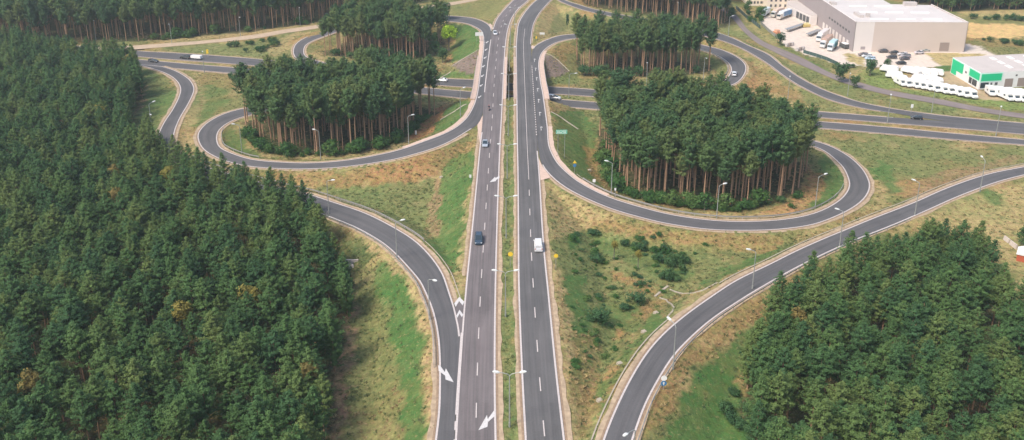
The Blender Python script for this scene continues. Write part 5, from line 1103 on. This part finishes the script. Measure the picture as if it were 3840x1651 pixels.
one = [('bush','darkshrub',2223,884,1.0,'dark bush at the upper left of the right meadow'),('bush','darkshrub',2238,985,1.2,'dark green bush above the lone round bush in the right meadow'),('bush','shrub',2225,955,.9,'lighter green bush in the upper left of the right meadow'),
       ('bush','darkshrub',2253,1205,1.5,'lone round dark bush in the lower part of the right meadow'),('bush','darkshrub',2390,1135,1.3,'dark spreading bush left of the concrete headwall'),('bush','darkshrub',2340,1165,.9,'small dark bush left of the spreading bush'),
       ('bush','darkshrub',2335,925,.9,'dark bush at the left start of the hedge line in the right meadow'),('bush','shrub',2150,905,.9,'bright green bush at the left edge of the right meadow'),
       ('young_tree','golden',2302,975,.42,'thin tan-leaved sapling left of the paired saplings'),('young_tree','golden',2392,1010,.42,'thin yellowish sapling with pale trunk in the right meadow'),
       ('poplar','darkbroad',2128,104,.5,'narrow dark tree, left of two near the upper right turn'),('poplar','darkbroad',2163,100,.5,'narrow dark tree, right of two near the upper right turn'),
       ('round_tree','darkbroad',2925,172,.75,'dark round tree at the edge of the lorry yard'),('round_tree','darkbroad',3148,310,1.0,'large round dark tree between the service road and lawn'),('round_tree','darkbroad',3202,333,.65,'smaller round tree beside the large one at the service road'),
       ('round_tree','darkbroad',3262,285,.85,'round dark tree standing on the lawn by the yard'),('round_tree','darkbroad',3327,256,.5,'small dark tree behind the left caravan'),
       ('broadleaf_tree','lime',1684,192,1.4,'bright lime-yellow round tree beside the green bank'),('broadleaf_tree','darkbroad',1660,235,.8,'dark green tree below the lime tree'),('broadleaf_tree','darkbroad',1655,120,1.25,'large dark broadleaf tree at the right end of the upper left wood'),
       ('broadleaf_tree','darkbroad',1668,75,1.1,'dark broadleaf tree above the lime tree at the wood corner'),('broadleaf_tree','broad',1632,205,1.2,'dense green broadleaf tree in front of the upper left wood end'),
       ('broadleaf_tree','broad',2735,75,1.0,'yellowish green broadleaf tree at the end of the top pine wood'),('broadleaf_tree','broad',2852,70,.9,'olive tree in front of the lower cream building'),('broadleaf_tree','broad',2800,48,.8,'olive green tree left of the office parking'),
       ('bush','darkshrub',1262,350,.01,'x'),('broadleaf_tree','darkbroad',885,320,.55,'dark tree at the left tip of the left loop wood'),('broadleaf_tree','darkbroad',865,300,.35,'small dark tree left of the left loop wood'),('bush','shrub',1590,450,1.3,'green bush at the right end of the left loop wood'),
       ('bush','shrub',2985,745,1.2,'bright green bush at the right foot of the large wood'),('bush','darkshrub',2925,760,1.1,'dark bush on the orange soil at the right foot of the wood'),('bush','shrub',2965,780,.7,'small bright bush on the orange soil below the large wood'),
       ('bush','shrub',2245,605,1.3,'light green bush at the left front corner of the large wood'),('broadleaf_tree','darkbroad',3855,930,.8,'dark tree cut by the right edge above the shed')]
for nm, kd, px, py, s, lab in one:
    if lab == 'x': continue
    sz = s
    if nm == 'poplar': b = plant(nm, kd, G(px, py), .32, lab, 'tree', sz=.85)
    else: plant(nm, kd, G(px, py), s, lab, 'bush' if nm == 'bush' else 'tree', sz=s * .72 if nm == 'bush' else None)
for px, py in [(random.uniform(2140, 2700), random.uniform(880, 1400)) for _ in range(150)]:
    if px > 2700 - (py - 880) * .9 or px < 2130: continue
    q = G(px, py)
    if Df(q.x, q.y) < 4: continue
    s_ = random.uniform(.25, .75); plant('bush', 'shrub' if random.random() < .7 else 'darkshrub', q, s_, 'low patch of green scrub in the rough grass of the right triangular meadow', 'bush', 'low scrub in the right triangular meadow', sz=s_ * .45)
for px, py in front([(2350,930),(2420,945),(2515,955)], 14, 7): plant('bush', 'shrub' if random.random() < .5 else 'darkshrub', G(px, py), random.uniform(.5, .85), 'low bush in the hedge-like line across the right meadow', 'bush', 'bush line across the right meadow')
for px, py in front([(2440,985),(2500,1000),(2560,990),(2540,1050),(2490,1060)], 17, 14): plant('bush', 'darkshrub', G(px, py), random.uniform(.6, 1.05), 'dark bush in the clump above the concrete headwall', 'bush', 'dark bush clump above the headwall')
for px, py in front([(2755,1500),(2720,1480),(2700,1560),(2760,1620),(2790,1400),(2770,1340)], 16, 14): plant('shrub', 'darkshrub', G(px + 25, py), random.uniform(.4, 1.0), 'dark shrub at the foot of the lower right forest on the green bank', 'shrub', 'shrubs at the foot of the lower right forest')
for px, py in front([(3180,256),(3260,256),(3330,262)], 8, 3): plant('shrub', 'darkshrub', G(px, py), random.uniform(.5, .8), 'low dark hedge shrub on the near edge of the car yard', 'shrub', 'hedge along the car yard')
for px, py in front([(2790,70),(2830,92),(2860,72),(2810,60)], 9, 5): plant('shrub', 'shrub', G(px, py), random.uniform(.8, 1.3), 'olive shrub by the office parking', 'shrub', 'shrubs by the office parking')
for px, py in front([(3640,75),(3760,75),(3850,85)], 16, 10): plant('shrub', 'darkshrub', G(px, py), random.uniform(.7, 1.3), 'dark scrub bush between the sand field and distant wood', 'shrub', 'scrub beyond the sand field')
for px, py in front([(3650,150),(3760,165),(3850,175)], 14, 10): plant('shrub', 'darkshrub', G(px, py), random.uniform(.5, 1.0), 'small scrub bush between the sand field and green hall', 'shrub', 'scrub before the sand field')
# ------------------------------------------------------------ the rest of the trees: one instanced object
def gn_scatter(name, meshes, pts, label, cat):
    """pts: (variant, x, y, z, rz, sx)"""
    lib = bpy.data.collections.new(name + '_kinds')
    for k, me in enumerate(meshes):
        o = bpy.data.objects.new('%s_%03d' % (name, k), me); lib.objects.link(o)
    me = bpy.data.meshes.new(name); me.from_pydata([(p[1], p[2], p[3]) for p in pts], [], [])
    a = me.attributes.new('kind', 'INT', 'POINT'); a.data.foreach_set('value', [p[0] for p in pts])
    a = me.attributes.new('rotz', 'FLOAT', 'POINT'); a.data.foreach_set('value', [p[4] for p in pts])
    a = me.attributes.new('size', 'FLOAT', 'POINT'); a.data.foreach_set('value', [p[5] for p in pts])
    o = bpy.data.objects.new(name, me); COL.objects.link(o)
    ng = bpy.data.node_groups.new(name, 'GeometryNodeTree'); ng.interface.new_socket('Geometry', in_out='INPUT', socket_type='NodeSocketGeometry'); ng.interface.new_socket('Geometry', in_out='OUTPUT', socket_type='NodeSocketGeometry')
    gi = ng.nodes.new('NodeGroupInput'); go = ng.nodes.new('NodeGroupOutput'); ip = ng.nodes.new('GeometryNodeInstanceOnPoints'); ci = ng.nodes.new('GeometryNodeCollectionInfo')
    ci.inputs['Collection'].default_value = lib; ci.inputs['Separate Children'].default_value = True; ci.inputs['Reset Children'].default_value = True
    def att(nm, tp): n = ng.nodes.new('GeometryNodeInputNamedAttribute'); n.data_type = tp; n.inputs['Name'].default_value = nm; return n.outputs['Attribute']
    cx = ng.nodes.new('ShaderNodeCombineXYZ'); ng.links.new(att('rotz', 'FLOAT'), cx.inputs[2]); L = ng.links.new
    L(gi.outputs[0], ip.inputs['Points']); L(ci.outputs[0], ip.inputs['Instance']); ip.inputs['Pick Instance'].default_value = True; L(att('kind', 'INT'), ip.inputs['Instance Index']); L(cx.outputs[0], ip.inputs['Rotation']); L(att('size', 'FLOAT'), ip.inputs['Scale']); L(ip.outputs[0], go.inputs[0])
    md = o.modifiers.new('scatter', 'NODES'); md.node_group = ng
    return tag(o, label, cat, kind='stuff')
ny = len(VAR['young']); nt_ = len(VAR['tall'])
gn_scatter('pine_forest', [v[2] for v in VAR['young']] + [v[2] for v in VAR['tall']] + [v[2] for v in VAR['edge']], [((random.randrange(ny) if k == 'young' else ny + nt_ + random.randrange(4) if k == 'edge' else ny + random.randrange(nt_)), x, y, z, r_, s) for k, x, y, z, r_, s in stuff], 'mass of further green pines filling the woods all around the junction', 'forest')
# weeds and tall grass tufts over the meadows
wv = []
for k in range(5):
    r = random.Random(500 + k); vs = []; fs = []
    for _ in range(14):
        a = r.uniform(0, 6.28); d = r.uniform(0, .5); c = Vector((math.cos(a) * d, math.sin(a) * d, 0)); h = r.uniform(.10, .3); q = r.uniform(0, 3.14); s = Vector((math.cos(q), math.sin(q), 0)) * .09; l = Vector((r.uniform(-.5, .5), r.uniform(-.5, .5), h)); n = len(vs)
        vs += [c - s, c + s, c + s * .6 + l * .6, c + l, c - s * .6 + l * .6]; fs.append((n, n + 1, n + 2, n + 3, n + 4))
    m_ = [M['weed_g'], M['weed_g'], M['weed_d'], M['weed_t'], M['weed_t']][k] if 'weed_g' in M else None
    if m_ is None:
        M['weed_g'] = leafmat('meadow weeds', (.10, .15, .05), (.14, .17, .065), (.19, .19, .08)); M['weed_d'] = leafmat('dark weeds', (.07, .11, .045), (.10, .13, .055), (.13, .14, .06)); M['weed_t'] = leafmat('dry weeds', (.28, .20, .10), (.34, .25, .12), (.42, .32, .15)); m_ = M['weed_g']
    wv.append(mesh_obj('weed', vs, fs, m_, link=False).data)
wp = []; polys = [w_[0] for w_ in WOODS.values()]
gyi = np.argwhere((DMIN > 1.6) & (GY > 95) & (GY < 470) & (VX > -60) & (VX < 3900) & (VY < 1720) & (VY > 120))
dens = fbm(GX, GY, 8, 91); pick = rng.permutation(len(gyi))
for q in pick:
    j, i = gyi[q]
    if len(wp) > 34000: break
    x, y = GX[j, i] + rng.uniform(-.8, .8), GY[j, i] + rng.uniform(-.8, .8)
    c = cov[j, i]
    if c[0] > .38 or c[0] < .055 and c[1] < .06: continue
    gcol = c[1] > c[0] * 1.3
    if gcol and rng.random() < .75: continue
    if rng.random() > dens[j, i] * 1.3: continue
    k = int(rng.choice([0, 1, 2])) if c[1] > c[0] * .95 else int(rng.choice([0, 2, 3, 4], p=[.2, .2, .3, .3]))
    wp.append((k, x, y, Hf(x, y) - .03, rng.uniform(0, 6.28), rng.uniform(.5, 1.25)))
gn_scatter('meadow_grass', wv, wp, 'rough weeds and dry grass tufts covering the meadows between the ramps', 'grass')

# ------------------------------------------------------------ ground sheet
ny_, nx_ = GX.shape; co = np.stack([GX, GY, H], -1).reshape(-1, 3); ii = np.arange(ny_ * nx_).reshape(ny_, nx_)
q = np.stack([ii[:-1, :-1], ii[:-1, 1:], ii[1:, 1:], ii[1:, :-1]], -1).reshape(-1, 4)
me = bpy.data.meshes.new('ground'); me.vertices.add(len(co)); me.vertices.foreach_set('co', co.ravel()); me.loops.add(q.size); me.loops.foreach_set('vertex_index', q.ravel().astype(np.int32))
me.polygons.add(len(q)); me.polygons.foreach_set('loop_start', np.arange(0, q.size, 4, dtype=np.int32)); me.update(calc_edges=True); me.validate()
me.polygons.foreach_set('use_smooth', [True] * len(me.polygons))
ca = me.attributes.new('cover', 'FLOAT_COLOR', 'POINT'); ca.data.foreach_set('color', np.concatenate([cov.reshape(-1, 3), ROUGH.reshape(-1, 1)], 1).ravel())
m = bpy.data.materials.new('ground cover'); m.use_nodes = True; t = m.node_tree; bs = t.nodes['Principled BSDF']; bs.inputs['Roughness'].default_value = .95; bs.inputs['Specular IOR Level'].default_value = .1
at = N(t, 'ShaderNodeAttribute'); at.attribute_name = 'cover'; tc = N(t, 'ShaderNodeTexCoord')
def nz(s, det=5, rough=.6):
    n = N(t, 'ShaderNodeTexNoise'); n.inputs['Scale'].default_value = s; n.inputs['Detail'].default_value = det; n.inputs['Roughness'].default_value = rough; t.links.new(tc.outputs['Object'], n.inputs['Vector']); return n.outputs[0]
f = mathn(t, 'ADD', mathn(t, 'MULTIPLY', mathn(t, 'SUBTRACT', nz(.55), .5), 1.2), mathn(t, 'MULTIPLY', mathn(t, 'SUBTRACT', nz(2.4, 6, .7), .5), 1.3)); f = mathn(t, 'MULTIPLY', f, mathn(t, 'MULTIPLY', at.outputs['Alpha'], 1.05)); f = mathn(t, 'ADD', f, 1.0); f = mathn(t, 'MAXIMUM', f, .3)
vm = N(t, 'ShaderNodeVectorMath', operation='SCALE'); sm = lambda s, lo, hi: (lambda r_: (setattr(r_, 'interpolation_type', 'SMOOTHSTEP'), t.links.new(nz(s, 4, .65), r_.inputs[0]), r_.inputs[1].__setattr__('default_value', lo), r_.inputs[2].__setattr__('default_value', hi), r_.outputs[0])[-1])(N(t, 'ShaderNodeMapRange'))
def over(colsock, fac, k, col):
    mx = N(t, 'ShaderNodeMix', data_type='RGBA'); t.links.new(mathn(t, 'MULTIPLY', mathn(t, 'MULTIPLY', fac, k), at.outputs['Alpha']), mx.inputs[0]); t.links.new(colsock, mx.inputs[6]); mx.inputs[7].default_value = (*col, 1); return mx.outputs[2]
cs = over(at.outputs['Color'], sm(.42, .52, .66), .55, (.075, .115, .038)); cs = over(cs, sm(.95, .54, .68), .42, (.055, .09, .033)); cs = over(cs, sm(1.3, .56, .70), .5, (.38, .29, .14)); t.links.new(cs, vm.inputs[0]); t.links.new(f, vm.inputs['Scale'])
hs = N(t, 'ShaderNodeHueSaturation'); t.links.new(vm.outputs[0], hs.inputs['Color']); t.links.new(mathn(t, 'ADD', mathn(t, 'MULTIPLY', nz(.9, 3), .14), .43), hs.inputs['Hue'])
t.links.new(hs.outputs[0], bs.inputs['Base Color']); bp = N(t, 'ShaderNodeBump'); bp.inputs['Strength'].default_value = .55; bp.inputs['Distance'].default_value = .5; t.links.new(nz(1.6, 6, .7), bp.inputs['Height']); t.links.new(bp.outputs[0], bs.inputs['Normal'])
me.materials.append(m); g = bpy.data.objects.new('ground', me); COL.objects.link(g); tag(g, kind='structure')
print('OBJS', len(bpy.data.objects))

# ------------------------------------------------------------ air
hm = MB(); hm.box(-2600, 2900, -1700, 3300, -12, 140); hz = hm.build('haze', None or M['glass']); hz.data.materials.clear()
m = bpy.data.materials.new('air'); m.use_nodes = True; t = m.node_tree; t.nodes.remove(t.nodes['Principled BSDF'])
pv = t.nodes.new('ShaderNodeVolumePrincipled'); pv.inputs['Color'].default_value = (.80, .90, .92, 1); pv.inputs['Density'].default_value = .0002; pv.inputs['Anisotropy'].default_value = .2
t.links.new(pv.outputs[0], t.nodes['Material Output'].inputs['Volume']); hz.data.materials.append(m); tag(hz, kind='stuff', label='thin pale air over the whole landscape', cat='haze'); hz.name = 'haze'
